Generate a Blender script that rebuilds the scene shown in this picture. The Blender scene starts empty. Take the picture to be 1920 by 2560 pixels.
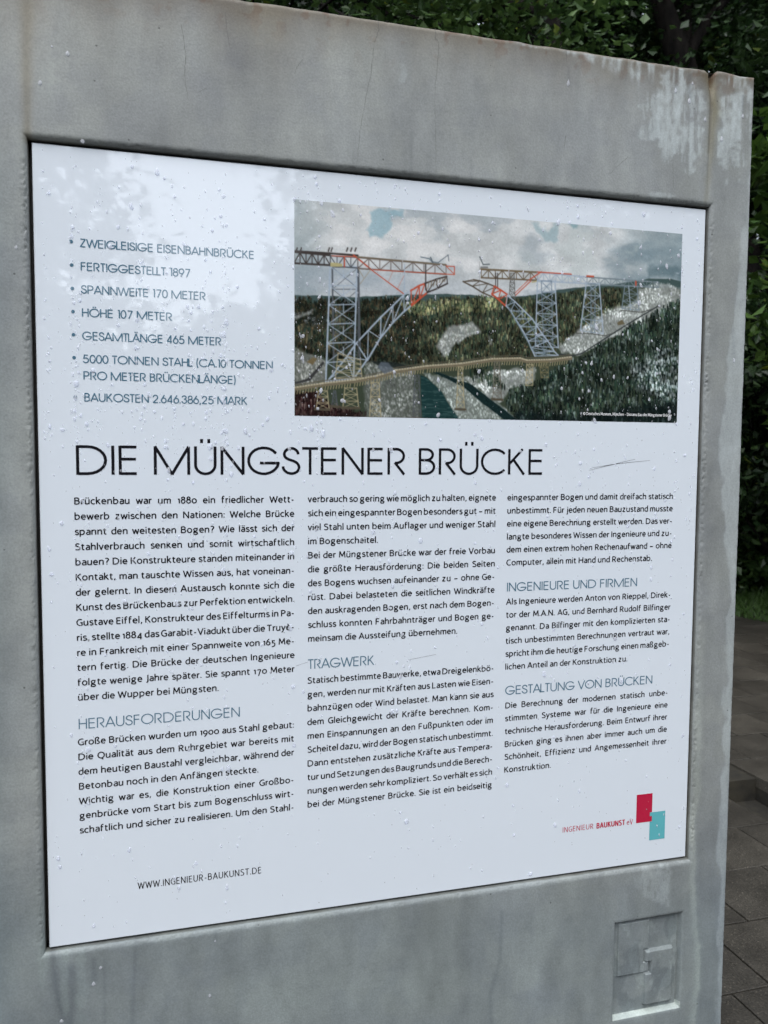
import bpy, math, random
import numpy as np
from mathutils import Matrix, Vector, Euler

# ------------------------------------------------------------------ camera, sky, sun, exposure
SC = bpy.context.scene
COL = SC.collection
PW, PH = 0.9, 0.95933          # size of the white panel
CAMZ = 1.52
PTOP = CAMZ + 0.35509          # height of the panel's top edge
F_PX = 2079.53
CAM = np.array([0.126304, -1.052705, CAMZ])
RX = np.array([0.962838, -0.270010, 0.0060755])
RY = np.array([0.012544, 0.067181, 0.997662])
RZ = np.array([-0.269787, -0.960511, 0.068071])
cam_d = bpy.data.cameras.new('camera')
cam = bpy.data.objects.new('camera', cam_d)
COL.objects.link(cam)
m = Matrix.Identity(4)
for i in range(3):
    m[i][0], m[i][1], m[i][2], m[i][3] = RX[i], RY[i], RZ[i], CAM[i]
cam.matrix_world = m
cam_d.sensor_fit = 'VERTICAL'
cam_d.sensor_height = 36.0
cam_d.lens = 36.0 * F_PX / 2560
cam_d.clip_start = 0.02
cam_d.clip_end = 400
cam_d.dof.use_dof = True
cam_d.dof.focus_distance = 1.17
cam_d.dof.aperture_fstop = cam_d.lens / 2.3
SC.camera = cam

SUN_EL, SUN_AZ = math.radians(58), math.radians(200)   # azimuth clockwise from +Y
world = bpy.data.worlds.new('World')
SC.world = world
world.use_nodes = True
wn, wl = world.node_tree.nodes, world.node_tree.links
bg = wn['Background']
sky = wn.new('ShaderNodeTexSky')
sky.sky_type = 'NISHITA'
sky.sun_disc = False
sky.sun_elevation = SUN_EL
sky.sun_rotation = SUN_AZ
sky.dust_density = 1.0
hsv = wn.new('ShaderNodeHueSaturation')
hsv.inputs['Saturation'].default_value = 0.36
wl.new(sky.outputs[0], hsv.inputs['Color'])
wl.new(hsv.outputs[0], bg.inputs['Color'])
bg.inputs['Strength'].default_value = 0.15
sun_d = bpy.data.lights.new('sun', 'SUN')
sun_d.energy = 0.7
sun_d.angle = math.radians(40)
sun_d.color = (1.0, 0.98, 0.95)
sun = bpy.data.objects.new('sun', sun_d)
COL.objects.link(sun)
sd = Vector((math.sin(SUN_AZ) * math.cos(SUN_EL), math.cos(SUN_AZ) * math.cos(SUN_EL), math.sin(SUN_EL)))
sun.rotation_euler = sd.to_track_quat('Z', 'Y').to_euler()
vs = SC.view_settings
vs.view_transform = 'Standard'
vs.look = 'None'
vs.gamma = 1
vs.use_curve_mapping = False
vs.exposure = 1.34

rnd = random.Random(7)
NR = np.random.RandomState(11)

# ------------------------------------------------------------------ helpers
def ray(px, py):
    x, y = (px - 960) / F_PX, (py - 1280) / F_PX
    d = RX * x - RY * y - RZ
    return d
def on_plane(px, py, y0=0.0):
    d = ray(px, py)
    k = (y0 - CAM[1]) / d[1]
    p = CAM + k * d
    return p[0], p[2]
def at_dist(px, py, dist):
    d = ray(px, py)
    k = dist / math.hypot(d[0], d[1])
    return CAM + k * d
def to_px(X, Y, Z):
    dx, dy, dz = X - CAM[0], Y - CAM[1], Z - CAM[2]
    cx = dx * RX[0] + dy * RX[1] + dz * RX[2]
    cy = dx * RY[0] + dy * RY[1] + dz * RY[2]
    cz = -(dx * RZ[0] + dy * RZ[1] + dz * RZ[2])
    return 960 + F_PX * cx / cz, 1280 - F_PX * cy / cz

def lin(c):
    c = np.asarray(c, dtype=float) / 255.0
    return np.where(c <= 0.04045, c / 12.92, ((c + 0.055) / 1.055) ** 2.4)

_tabs = {}
def vnoise(x, y, seed=0):
    if seed not in _tabs:
        _tabs[seed] = np.random.RandomState(seed + 900).rand(256, 256)
    t = _tabs[seed]
    xi, yi = np.floor(x).astype(int), np.floor(y).astype(int)
    fx, fy = x - xi, y - yi
    fx, fy = fx * fx * (3 - 2 * fx), fy * fy * (3 - 2 * fy)
    a = t[xi & 255, yi & 255]; b = t[(xi + 1) & 255, yi & 255]
    c = t[xi & 255, (yi + 1) & 255]; d = t[(xi + 1) & 255, (yi + 1) & 255]
    return (a * (1 - fx) + b * fx) * (1 - fy) + (c * (1 - fx) + d * fx) * fy
def fbm(x, y, seed=0, octs=4, gain=0.5):
    s = 0; a = 1; n = 0
    for o in range(octs):
        s = s + a * vnoise(x * 2 ** o + 17.3 * o, y * 2 ** o + 5.1 * o, seed + o)
        n += a; a *= gain
    return s / n
def sstep(a, b, x):
    t = np.clip((x - a) / (b - a), 0, 1)
    return t * t * (3 - 2 * t)

def tag(o, label=None, cat=None, group=None, kind=None):
    if label: o['label'] = label
    if cat: o['category'] = cat
    if group: o['group'] = group
    if kind: o['kind'] = kind
    return o
def link(o, parent=None):
    COL.objects.link(o)
    if parent is not None: o.parent = parent
    return o
def empty(name, loc):
    o = bpy.data.objects.new(name, None)
    o.empty_display_size = 0.05
    o.location = loc
    COL.objects.link(o)
    return o
def mesh_np(name, verts, faces, mat=None, colors=None, smooth=False, mats=None):
    """faces: (N,4) or (N,3) int array"""
    verts = np.asarray(verts, dtype=np.float32); faces = np.asarray(faces, dtype=np.int32)
    me = bpy.data.meshes.new(name)
    n, k = faces.shape
    me.vertices.add(len(verts)); me.vertices.foreach_set('co', verts.ravel())
    me.loops.add(n * k); me.loops.foreach_set('vertex_index', faces.ravel())
    me.polygons.add(n)
    me.polygons.foreach_set('loop_start', np.arange(0, n * k, k, dtype=np.int32))
    me.polygons.foreach_set('loop_total', np.full(n, k, dtype=np.int32))
    me.polygons.foreach_set('use_smooth', np.full(n, smooth, dtype=bool))
    me.update(calc_edges=True)
    if colors is not None:
        ca = me.color_attributes.new('Col', 'FLOAT_COLOR', 'POINT')
        c = np.ones((len(verts), 4), dtype=np.float32); c[:, :3] = colors
        ca.data.foreach_set('color', c.ravel())
    if mat: me.materials.append(mat)
    me.validate()
    return me
def obj(name, me, parent=None):
    # a child is given in its parent's frame: shift so world position is unchanged
    o = bpy.data.objects.new(name, me)
    link(o, parent)
    if parent is not None:
        p, off = parent, Vector((0, 0, 0))
        while p is not None:
            off -= p.location; p = p.parent
        o.location = off
    return o
def box_arrays(x0, x1, y0, y1, z0, z1):
    v = [(x, y, z) for z in (z0, z1) for y in (y0, y1) for x in (x0, x1)]
    f = [(0, 2, 3, 1), (4, 5, 7, 6), (0, 1, 5, 4), (2, 6, 7, 3), (0, 4, 6, 2), (1, 3, 7, 5)]
    return v, f

def new_mat(name):
    mt = bpy.data.materials.new(name); mt.use_nodes = True
    return mt, mt.node_tree.nodes, mt.node_tree.links, mt.node_tree.nodes['Principled BSDF']

# ------------------------------------------------------------------ materials
def mat_concrete():
    mt, n, l, b = new_mat('wet_cast_concrete')
    at = n.new('ShaderNodeAttribute'); at.attribute_name = 'Col'
    tc = n.new('ShaderNodeTexCoord')
    n1 = n.new('ShaderNodeTexNoise'); n1.inputs['Scale'].default_value = 420; n1.inputs['Detail'].default_value = 6
    n2 = n.new('ShaderNodeTexNoise'); n2.inputs['Scale'].default_value = 38; n2.inputs['Detail'].default_value = 8; n2.inputs['Roughness'].default_value = .65
    mp = n.new('ShaderNodeMapping'); mp.inputs['Scale'].default_value = (1, 1, .45)
    l.new(tc.outputs['Object'], n1.inputs['Vector']); l.new(tc.outputs['Object'], mp.inputs['Vector']); l.new(mp.outputs[0], n2.inputs['Vector'])
    ad = n.new('ShaderNodeMath'); ad.operation = 'ADD'
    l.new(n1.outputs[0], ad.inputs[0]); l.new(n2.outputs[0], ad.inputs[1])
    mr = n.new('ShaderNodeMapRange'); mr.inputs['From Min'].default_value = .6; mr.inputs['From Max'].default_value = 1.4
    mr.inputs['To Min'].default_value = .78; mr.inputs['To Max'].default_value = 1.20
    l.new(ad.outputs[0], mr.inputs['Value'])
    vm = n.new('ShaderNodeVectorMath'); vm.operation = 'SCALE'
    l.new(at.outputs['Color'], vm.inputs[0]); l.new(mr.outputs[0], vm.inputs['Scale'])
    # pores: sparse dark pin holes
    vo = n.new('ShaderNodeTexVoronoi'); vo.inputs['Scale'].default_value = 55
    l.new(tc.outputs['Object'], vo.inputs['Vector'])
    pr = n.new('ShaderNodeMapRange'); pr.inputs['From Min'].default_value = .05; pr.inputs['From Max'].default_value = .085
    l.new(vo.outputs['Distance'], pr.inputs['Value'])
    sx = n.new('ShaderNodeSeparateColor'); l.new(vo.outputs['Color'], sx.inputs[0])
    gt = n.new('ShaderNodeMath'); gt.operation = 'LESS_THAN'; gt.inputs[1].default_value = .84
    l.new(sx.outputs[0], gt.inputs[0])
    mx = n.new('ShaderNodeMath'); mx.operation = 'MAXIMUM'; l.new(pr.outputs[0], mx.inputs[0]); l.new(gt.outputs[0], mx.inputs[1])
    m2 = n.new('ShaderNodeMapRange'); m2.inputs['To Min'].default_value = .45; l.new(mx.outputs[0], m2.inputs['Value'])
    v2 = n.new('ShaderNodeVectorMath'); v2.operation = 'SCALE'; l.new(vm.outputs[0], v2.inputs[0]); l.new(m2.outputs[0], v2.inputs['Scale'])
    l.new(v2.outputs[0], b.inputs['Base Color'])
    rr = n.new('ShaderNodeMapRange'); rr.inputs['From Min'].default_value = .3; rr.inputs['From Max'].default_value = .7
    rr.inputs['To Min'].default_value = .42; rr.inputs['To Max'].default_value = .68
    l.new(n2.outputs[0], rr.inputs['Value']); l.new(rr.outputs[0], b.inputs['Roughness'])
    bp = n.new('ShaderNodeBump'); bp.inputs['Strength'].default_value = .25; bp.inputs['Distance'].default_value = .0008
    a2 = n.new('ShaderNodeMath'); a2.operation = 'ADD'; l.new(ad.outputs[0], a2.inputs[0]); l.new(mx.outputs[0], a2.inputs[1])
    l.new(a2.outputs[0], bp.inputs['Height']); l.new(bp.outputs[0], b.inputs['Normal'])
    return mt
def mat_print(name, color=None, attr=False):
    mt, n, l, b = new_mat(name)
    if attr:
        at = n.new('ShaderNodeAttribute'); at.attribute_name = 'Col'
        l.new(at.outputs['Color'], b.inputs['Base Color'])
    else:
        b.inputs['Base Color'].default_value = (*color, 1)
    b.inputs['Roughness'].default_value = .10
    b.inputs['IOR'].default_value = 1.68
    tc = n.new('ShaderNodeTexCoord')
    nz = n.new('ShaderNodeTexNoise'); nz.inputs['Scale'].default_value = 90; nz.inputs['Detail'].default_value = 4
    mp = n.new('ShaderNodeMapping'); mp.inputs['Scale'].default_value = (1, 1, .12)
    l.new(tc.outputs['Object'], mp.inputs[0]); l.new(mp.outputs[0], nz.inputs['Vector'])
    bp = n.new('ShaderNodeBump'); bp.inputs['Strength'].default_value = .12; bp.inputs['Distance'].default_value = .00010
    l.new(nz.outputs[0], bp.inputs['Height']); l.new(bp.outputs[0], b.inputs['Normal'])
    mr = n.new('ShaderNodeMapRange'); mr.inputs['From Min'].default_value = .4; mr.inputs['From Max'].default_value = .65
    mr.inputs['To Min'].default_value = .01; mr.inputs['To Max'].default_value = .05
    l.new(nz.outputs[0], mr.inputs['Value']); l.new(mr.outputs[0], b.inputs['Roughness'])
    return mt
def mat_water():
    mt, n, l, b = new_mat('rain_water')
    b.inputs['Base Color'].default_value = (.93, .95, 1.0, 1)  # milky white base stands in for light focused by the drop
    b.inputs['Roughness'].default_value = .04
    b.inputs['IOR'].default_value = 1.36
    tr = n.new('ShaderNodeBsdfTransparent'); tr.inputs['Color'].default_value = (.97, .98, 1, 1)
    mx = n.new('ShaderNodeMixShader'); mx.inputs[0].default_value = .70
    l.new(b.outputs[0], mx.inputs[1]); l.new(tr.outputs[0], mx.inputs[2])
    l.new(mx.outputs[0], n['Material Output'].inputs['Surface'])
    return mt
def mat_leaf(name, rough=.45, trans=.25):
    mt, n, l, b = new_mat(name)
    at = n.new('ShaderNodeAttribute'); at.attribute_name = 'Col'
    l.new(at.outputs['Color'], b.inputs['Base Color'])
    b.inputs['Roughness'].default_value = rough
    tr = n.new('ShaderNodeBsdfTranslucent'); l.new(at.outputs['Color'], tr.inputs['Color'])
    mx = n.new('ShaderNodeMixShader'); mx.inputs[0].default_value = trans
    l.new(b.outputs[0], mx.inputs[1]); l.new(tr.outputs[0], mx.inputs[2])
    l.new(mx.outputs[0], n['Material Output'].inputs['Surface'])
    return mt
def mat_noise(name, c0, c1, scale, rough=.8, bump=.3, dist=.01, detail=8, mapping=(1, 1, 1), spread=(.35, .65)):
    mt, n, l, b = new_mat(name)
    tc = n.new('ShaderNodeTexCoord'); mp = n.new('ShaderNodeMapping'); mp.inputs['Scale'].default_value = mapping
    nz = n.new('ShaderNodeTexNoise'); nz.inputs['Scale'].default_value = scale; nz.inputs['Detail'].default_value = detail; nz.inputs['Roughness'].default_value = .65
    l.new(tc.outputs['Object'], mp.inputs[0]); l.new(mp.outputs[0], nz.inputs['Vector'])
    cr = n.new('ShaderNodeValToRGB'); cr.color_ramp.elements[0].position = spread[0]; cr.color_ramp.elements[1].position = spread[1]
    cr.color_ramp.elements[0].color = (*c0, 1); cr.color_ramp.elements[1].color = (*c1, 1)
    l.new(nz.outputs[0], cr.inputs[0]); l.new(cr.outputs[0], b.inputs['Base Color'])
    b.inputs['Roughness'].default_value = rough
    bp = n.new('ShaderNodeBump'); bp.inputs['Strength'].default_value = bump; bp.inputs['Distance'].default_value = dist
    l.new(nz.outputs[0], bp.inputs['Height']); l.new(bp.outputs[0], b.inputs['Normal'])
    return mt
def mat_paver():
    mt, n, l, b = new_mat('wet_paver')
    tc = n.new('ShaderNodeTexCoord'); oi = n.new('ShaderNodeObjectInfo')
    geo = n.new('ShaderNodeNewGeometry')
    nz = n.new('ShaderNodeTexNoise'); nz.inputs['Scale'].default_value = 3.5; nz.inputs['Detail'].default_value = 7; nz.inputs['Roughness'].default_value = .7
    l.new(geo.outputs['Position'], nz.inputs['Vector'])
    n2 = n.new('ShaderNodeTexNoise'); n2.inputs['Scale'].default_value = 160; n2.inputs['Detail'].default_value = 4
    l.new(geo.outputs['Position'], n2.inputs['Vector'])
    cr = n.new('ShaderNodeValToRGB'); e = cr.color_ramp.elements
    e[0].position = .3; e[0].color = (.020, .0175, .013, 1); e[1].position = .72; e[1].color = (.070, .063, .050, 1)
    l.new(nz.outputs[0], cr.inputs[0])
    mr = n.new('ShaderNodeMapRange'); mr.inputs['From Min'].default_value = .3; mr.inputs['From Max'].default_value = .75
    mr.inputs['To Min'].default_value = .6; mr.inputs['To Max'].default_value = 1.6; l.new(n2.outputs[0], mr.inputs['Value'])
    ra = n.new('ShaderNodeMapRange'); ra.inputs['To Min'].default_value = .8; ra.inputs['To Max'].default_value = 1.2; l.new(oi.outputs['Random'], ra.inputs['Value'])
    mm = n.new('ShaderNodeMath'); mm.operation = 'MULTIPLY'; l.new(mr.outputs[0], mm.inputs[0]); l.new(ra.outputs[0], mm.inputs[1])
    vo = n.new('ShaderNodeTexVoronoi'); vo.inputs['Scale'].default_value = 70; l.new(geo.outputs['Position'], vo.inputs['Vector'])
    sp = n.new('ShaderNodeMapRange'); sp.inputs['From Min'].default_value = .12; sp.inputs['From Max'].default_value = .2
    sp.inputs['To Min'].default_value = 2.6; sp.inputs['To Max'].default_value = 1.0; l.new(vo.outputs['Distance'], sp.inputs['Value'])
    m3 = n.new('ShaderNodeMath'); m3.operation = 'MULTIPLY'; l.new(mm.outputs[0], m3.inputs[0]); l.new(sp.outputs[0], m3.inputs[1])
    vm = n.new('ShaderNodeVectorMath'); vm.operation = 'SCALE'; l.new(cr.outputs[0], vm.inputs[0]); l.new(m3.outputs[0], vm.inputs['Scale'])
    l.new(vm.outputs[0], b.inputs['Base Color'])
    b.inputs['Roughness'].default_value = .5
    bp = n.new('ShaderNodeBump'); bp.inputs['Strength'].default_value = .8; bp.inputs['Distance'].default_value = .003
    l.new(n2.outputs[0], bp.inputs['Height']); l.new(bp.outputs[0], b.inputs['Normal'])
    return mt

M_CON = mat_concrete()
M_WHITE = mat_print('white_panel_gloss', (.735, .795, .85))
M_PHOTO = mat_print('printed_photo_gloss', attr=True)
M_BLACK = mat_print('black_ink', (.012, .012, .016))
M_BLUE = mat_print('slate_blue_ink', (.085, .18, .25))
M_RED = mat_print('crimson_ink', (.50, .010, .05))
M_TEAL = mat_print('turquoise_ink', (.12, .46, .50))
M_PALE = mat_print('pale_ink', (.75, .75, .75))
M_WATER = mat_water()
M_LEAF = mat_leaf('leaves')
M_GRASS = mat_leaf('grass_blades', .5, .3)
M_BARK = mat_noise('wet_dark_bark', (.002, .0018, .0015), (.010, .008, .0065), 14, .85, .8, .03, mapping=(1, 1, .25))
M_BARK.node_tree.nodes['Principled BSDF'].inputs['Specular IOR Level'].default_value = .12
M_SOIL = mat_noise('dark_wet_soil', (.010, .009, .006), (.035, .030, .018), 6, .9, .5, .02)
M_EARTH = mat_noise('grassy_ground', (.012, .022, .006), (.035, .06, .014), 9, .9, .5, .02)
M_PAVER = mat_paver()
M_CRACK = new_mat('crack_dark')[0]
M_CRACK.node_tree.nodes['Principled BSDF'].inputs['Base Color'].default_value = (.10, .10, .09, 1)
M_STEEL = mat_noise('dark_fixing', (.02, .02, .02), (.05, .045, .04), 60, .6, .2, .001)

# ------------------------------------------------------------------ ground, woods' slope, paving
def build_ground():
    # one sheet to the horizon, with the wooded slope rising behind
    xs = np.concatenate([np.linspace(-150, -30, 9)[:-1], np.linspace(-30, 50, 81), np.linspace(50, 150, 9)[1:]])
    ys = np.concatenate([np.linspace(-150, -30, 9)[:-1], np.linspace(-30, 50, 81), np.linspace(50, 150, 9)[1:]])
    X, Y = np.meshgrid(xs, ys, indexing='ij')
    d = Y * .9 + X * .42
    Z = -0.06 + sstep(9, 13, d) * 0 + np.clip(d - 13.5, 0, 26) * .42 + (fbm(X * .25, Y * .25, 3) - .5) * sstep(10, 16, d) * 2.0
    n, k = X.shape
    V = np.stack([X, Y, Z], -1).reshape(-1, 3)
    ii = np.arange(n * k).reshape(n, k)
    Fq = np.stack([ii[:-1, :-1], ii[1:, :-1], ii[1:, 1:], ii[:-1, 1:]], -1).reshape(-1, 4)
    o = obj('ground', mesh_np('ground', V, Fq, M_SOIL, smooth=True)); tag(o, kind='structure')
build_ground()

RISE = .068
def grass_edge(y): return 5.47 + (y - 5.15) * .16
def build_pavement():
    S = .30; J = .0065
    root = empty('pavement', (0, 0, 0)); tag(root, kind='structure')
    bed, bf = box_arrays(-6, 9.5, -7, 12, -.055, -.045)
    base = obj('joint_sand', mesh_np('joint_sand', bed, bf, M_SOIL), root)
    variants = []
    for k in range(6):
        r = random.Random(k)
        a = S / 2 - J / 2
        c = .0012
        v = []
        j = [r.uniform(-.0015, .0015) for _ in range(8)]
        t = [r.uniform(-.0012, .0012) for _ in range(4)]
        for (zz, ins) in ((-.05, 0), (-c, 0), (0, c)):
            for q, (sx, sy) in enumerate(((-1, -1), (1, -1), (1, 1), (-1, 1))):
                v.append((sx * (a - ins) + j[q], sy * (a - ins) + j[q + 4], zz + (t[q] if zz > -.04 else 0)))
        f = [(8, 9, 10, 11)]
        for lv in (0, 4):
            for q in range(4):
                p = (q + 1) % 4
                f.append((lv + q, lv + p, lv + 4 + p, lv + 4 + q))
        variants.append((np.array(v), np.array(f)))
    mes = [mesh_np('paver', v, f, M_PAVER) for v, f in variants]
    spots = []
    for lev in (0, 1):
        for r in range(-20, 34):
            yc = .86 - S / 2 + r * S
            for q in range(-16, 32):
                xc = 1.70 - S / 2 + q * S + (.135 if r % 2 else 0)
                if lev:
                    xc += .17; yy = yc + .19
                else: yy = yc
                up = (xc - S / 2 > 2.76) or (yy - S / 2 > 2.04)
                low = xc + S / 2 < 2.79 and yy + S / 2 < 2.09
                if lev == 0 and not low: continue
                if lev == 1 and not up: continue
                if xc > grass_edge(yy) - .1 or yy > 9.8: continue
                if lev == 0 and abs(xc - .45) < .7 and abs(yy - .05) < .2: continue
                z = RISE if lev else 0
                # how large it shows, and whether it is in view
                px, py = to_px(xc, yy, z)
                dd = math.hypot(xc - CAM[0], yy - CAM[1])
                vis = (1760 < px < 2000) and (py > 1450) and yy > .2
                spots.append(((0 if vis else 1000) + dd, xc, yy, z))
    spots.sort()
    # a strip of cut stones closes the step's edges
    rest_v, rest_f, nv = [], [], 0
    for i, (_, x, y, z) in enumerate(spots):
        k = rnd.randrange(6); rot = rnd.randrange(4) * math.pi / 2
        dz = rnd.uniform(-.001, .001)
        if i < 290:
            o = bpy.data.objects.new('paver', mes[k]); link(o, root)
            o.location = (x, y, z + dz); o.rotation_euler = (rnd.uniform(-.0015, .0015), rnd.uniform(-.0015, .0015), rot)
        else:
            v, f = variants[k]
            c, s = math.cos(rot), math.sin(rot)
            w = np.stack([v[:, 0] * c - v[:, 1] * s + x, v[:, 0] * s + v[:, 1] * c + y, v[:, 2] + z + dz], -1)
            rest_v.append(w); rest_f.append(f + nv); nv += len(v)
    o = obj('outer_pavers', mesh_np('outer_pavers', np.concatenate(rest_v), np.concatenate(rest_f), M_PAVER), root)
    tag(o, kind='stuff')
    # platform body under the raised part: its faces are the risers, shade put in by dark soil colour
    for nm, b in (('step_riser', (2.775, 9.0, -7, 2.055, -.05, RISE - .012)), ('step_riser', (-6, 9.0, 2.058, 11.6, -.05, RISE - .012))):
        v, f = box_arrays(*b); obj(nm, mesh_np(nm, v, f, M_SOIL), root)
build_pavement()

# ------------------------------------------------------------------ foliage
def leaf_mesh(name, centers, size, colA, colB, seed, flat=.5, mat=None, jit=.35, fold=.25):
    r = np.random.RandomState(seed)
    n = len(centers)
    s = size * r.uniform(.5, 1.3, n)
    az = r.uniform(0, 2 * np.pi, n)
    tilt = r.normal(0, flat, n)
    roll = r.normal(0, flat, n)
    ux = np.stack([np.cos(az) * np.cos(tilt), np.sin(az) * np.cos(tilt), np.sin(tilt) - .25], -1)
    ux /= np.linalg.norm(ux, axis=1)[:, None]
    side = np.stack([-np.sin(az), np.cos(az), np.zeros(n)], -1)
    nrm = np.cross(ux, side)
    sd = side * np.cos(roll)[:, None] + nrm * np.sin(roll)[:, None]
    up = np.cross(sd, ux)
    L, Wd = s[:, None], s[:, None] * .33
    c = np.asarray(centers)
    v0 = c - ux * L * .5
    v1 = c + sd * Wd - ux * L * .08 + up * Wd * fold
    v2 = c + ux * L * .5 - up * L * .08
    v3 = c - sd * Wd - ux * L * .08 + up * Wd * fold
    V = np.stack([v0, v1, v2, v3], 1).reshape(-1, 3)
    i = np.arange(n)[:, None] * 4
    Fa = np.concatenate([i + np.array([0, 1, 2]), i + np.array([0, 2, 3])], 0)
    t = np.clip(r.normal(.4, .28, n), 0, 1)[:, None]
    col = np.array(colA) * (1 - t) + np.array(colB) * t
    col = col * r.uniform(1 - jit, 1 + jit, n)[:, None]
    yel = r.rand(n) < .03
    col[yel] = col[yel] * np.array([2.2, 1.5, .8])
    C = np.repeat(col, 4, axis=0)
    return mesh_np(name, V, Fa, mat or M_LEAF, C)
def crown_points(n, center, rad, seed, clumps=140, spread=.32, shell=.55, low=-1):
    r = np.random.RandomState(seed)
    d = r.normal(0, 1, (clumps * 3, 3)); d /= np.linalg.norm(d, axis=1)[:, None]
    d = d[d[:, 2] > low][:clumps]
    cc = d * (r.uniform(shell, 1, len(d)) ** .6)[:, None] * np.array(rad) + np.array(center)
    w = r.uniform(.3, 1, len(cc)); w /= w.sum()
    pick = r.choice(len(cc), n, p=w)
    off = r.normal(0, 1, (n, 3)) * np.array([spread, spread, spread * .38])
    return cc[pick] + off, cc
def tube_arrays(pts, radii, seg=10, seed=0):
    pts = np.array(pts, float); V = []; r = np.random.RandomState(seed)
    for i, p in enumerate(pts):
        t = pts[min(i + 1, len(pts) - 1)] - pts[max(i - 1, 0)]; t /= np.linalg.norm(t)
        a = np.cross(t, [0, 1, .01]) if abs(t[1]) < .9 else np.cross(t, [1, 0, 0])
        a /= np.linalg.norm(a); b = np.cross(t, a)
        for k in range(seg):
            th = 2 * np.pi * k / seg
            V.append(p + (a * np.cos(th) + b * np.sin(th)) * radii[i] * (1 + .08 * math.sin(3 * th + i * .4)))
    F_ = []
    for i in range(len(pts) - 1):
        for k in range(seg):
            q = (k + 1) % seg
            F_.append((i * seg + k, i * seg + q, (i + 1) * seg + q, (i + 1) * seg + k))
    return np.array(V), np.array(F_)
def bend(p0, p1, n, wob, seed):
    r = np.random.RandomState(seed); p0, p1 = np.array(p0, float), np.array(p1, float)
    t = np.linspace(0, 1, n)
    w = np.cumsum(r.normal(0, 1, (n, 3)), 0); w -= w[0] + (w[-1] - w[0]) * t[:, None]
    return p0 + (p1 - p0) * t[:, None] + w * wob
def tree(label, base, top, r0, crown_c, crown_r, nleaf, seed, size=.10, cols=((.018, .040, .012), (.05, .095, .022)),
         group='tall trees in the woods', clumps=150, low=-1, spread=.34, shell=.5, limbs=9, name='broadleaf_tree', mesh=None):
    root = empty(name, base); tag(root, label, 'tree', group)
    tr = bend(base, top, 12, .018, seed)
    rr = r0 * (1 - .8 * np.linspace(0, 1, 12)) ; rr[0] *= 1.15
    Vt, Ft = tube_arrays(tr, rr, 12, seed)
    obj('trunk', mesh_np('trunk', Vt, Ft, M_BARK, smooth=True), root)
    pts, cc = crown_points(nleaf, crown_c, crown_r, seed, clumps, spread, shell, low)
    Vs, Fs, nv = [], [], 0
    r = random.Random(seed)
    for k in range(limbs):
        a = tr[r.randrange(8, 12)]; b = cc[r.randrange(len(cc))]
        v, f = tube_arrays(bend(a, b, 7, .06, seed + k), r0 * .24 * (1 - .85 * np.linspace(0, 1, 7)), 6, k)
        obj('limb', mesh_np('limb', v, f, M_BARK, smooth=True), root)
    obj('crown', leaf_mesh('crown', pts, size, cols[0], cols[1], seed), root)
    return root
def gp(az_deg, dist, z=0.0):
    a = math.radians(az_deg)
    return (CAM[0] + math.sin(a) * dist, CAM[1] + math.cos(a) * dist, z)

DK = ((.012, .030, .010), (.038, .075, .020))
MD = ((.020, .048, .012), (.060, .110, .022))
BR = ((.035, .080, .014), (.085, .150, .024))
BR2 = ((.030, .070, .018), (.100, .170, .045))
FOREST = [
    # label, azimuth, distance, trunk azimuth at top, trunk height, r0, crown az, dist, z, radii, leaves, colours
    ('dark leaning trunk left of centre above the concrete top edge', 35.5, 9.0, 24.2, 7.5, .30, 21, 11.0, 8.8, (2.6, 2.0, 2.6), 14000, DK),
    ('thick leaning dark trunk rising behind the right end of the slab', 45, 10.0, 31.0, 8.0, .34, 36, 11.6, 8.8, (2.6, 2.2, 2.6), 14000, DK),
    ('bright leaved tree hanging over the middle of the slab top', 4, 8.2, 6, 7, .12, 15.0, 6.4, 4.75, (1.9, .9, .75), 6500, BR2),
    ('shadowy tree standing behind the left part of the slab', -12, 10, -10, 9, .2, -6, 10, 7.0, (3.2, 2.6, 3.0), 16000, DK),
    ('dense dark tree furthest left behind the slab', -34, 11, -33, 9, .2, -32, 11, 6.5, (3.4, 3.0, 3.4), 14000, DK),
    ('full dark tree behind the hedge at the right edge', 47, 12, 46, 9, .2, 46, 11.5, 6.4, (3.2, 3.0, 3.6), 18000, DK),
    ('dark tree far right beyond the grass verge', 64, 11, 66, 9, .2, 64, 11, 6.0, (3.4, 3.2, 3.6), 14000, DK),
    ('deep shaded tree seen between the two leaning trunks', 30, 14, 30, 10, .2, 30.5, 12.0, 6.5, (3.6, 2.0, 3.0), 24000, DK),
    ('deep shaded tree behind the bright hanging leaves', 12, 13.5, 12, 10, .2, 14, 12, 6.8, (3.8, 2.0, 3.0), 24000, DK),
]
for i, (lb, az0, d0, az1, hh, r0, caz, cd, cz, cr, nl, cc) in enumerate(FOREST):
    tree(lb, gp(az0, d0), gp(az1, d0 + .3, hh), r0, gp(caz, cd, cz), cr, int(nl * 1.25), 40 + i, size=.10 if cc is DK else .085, cols=cc, spread=.34 if cc is DK else .2)

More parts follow.
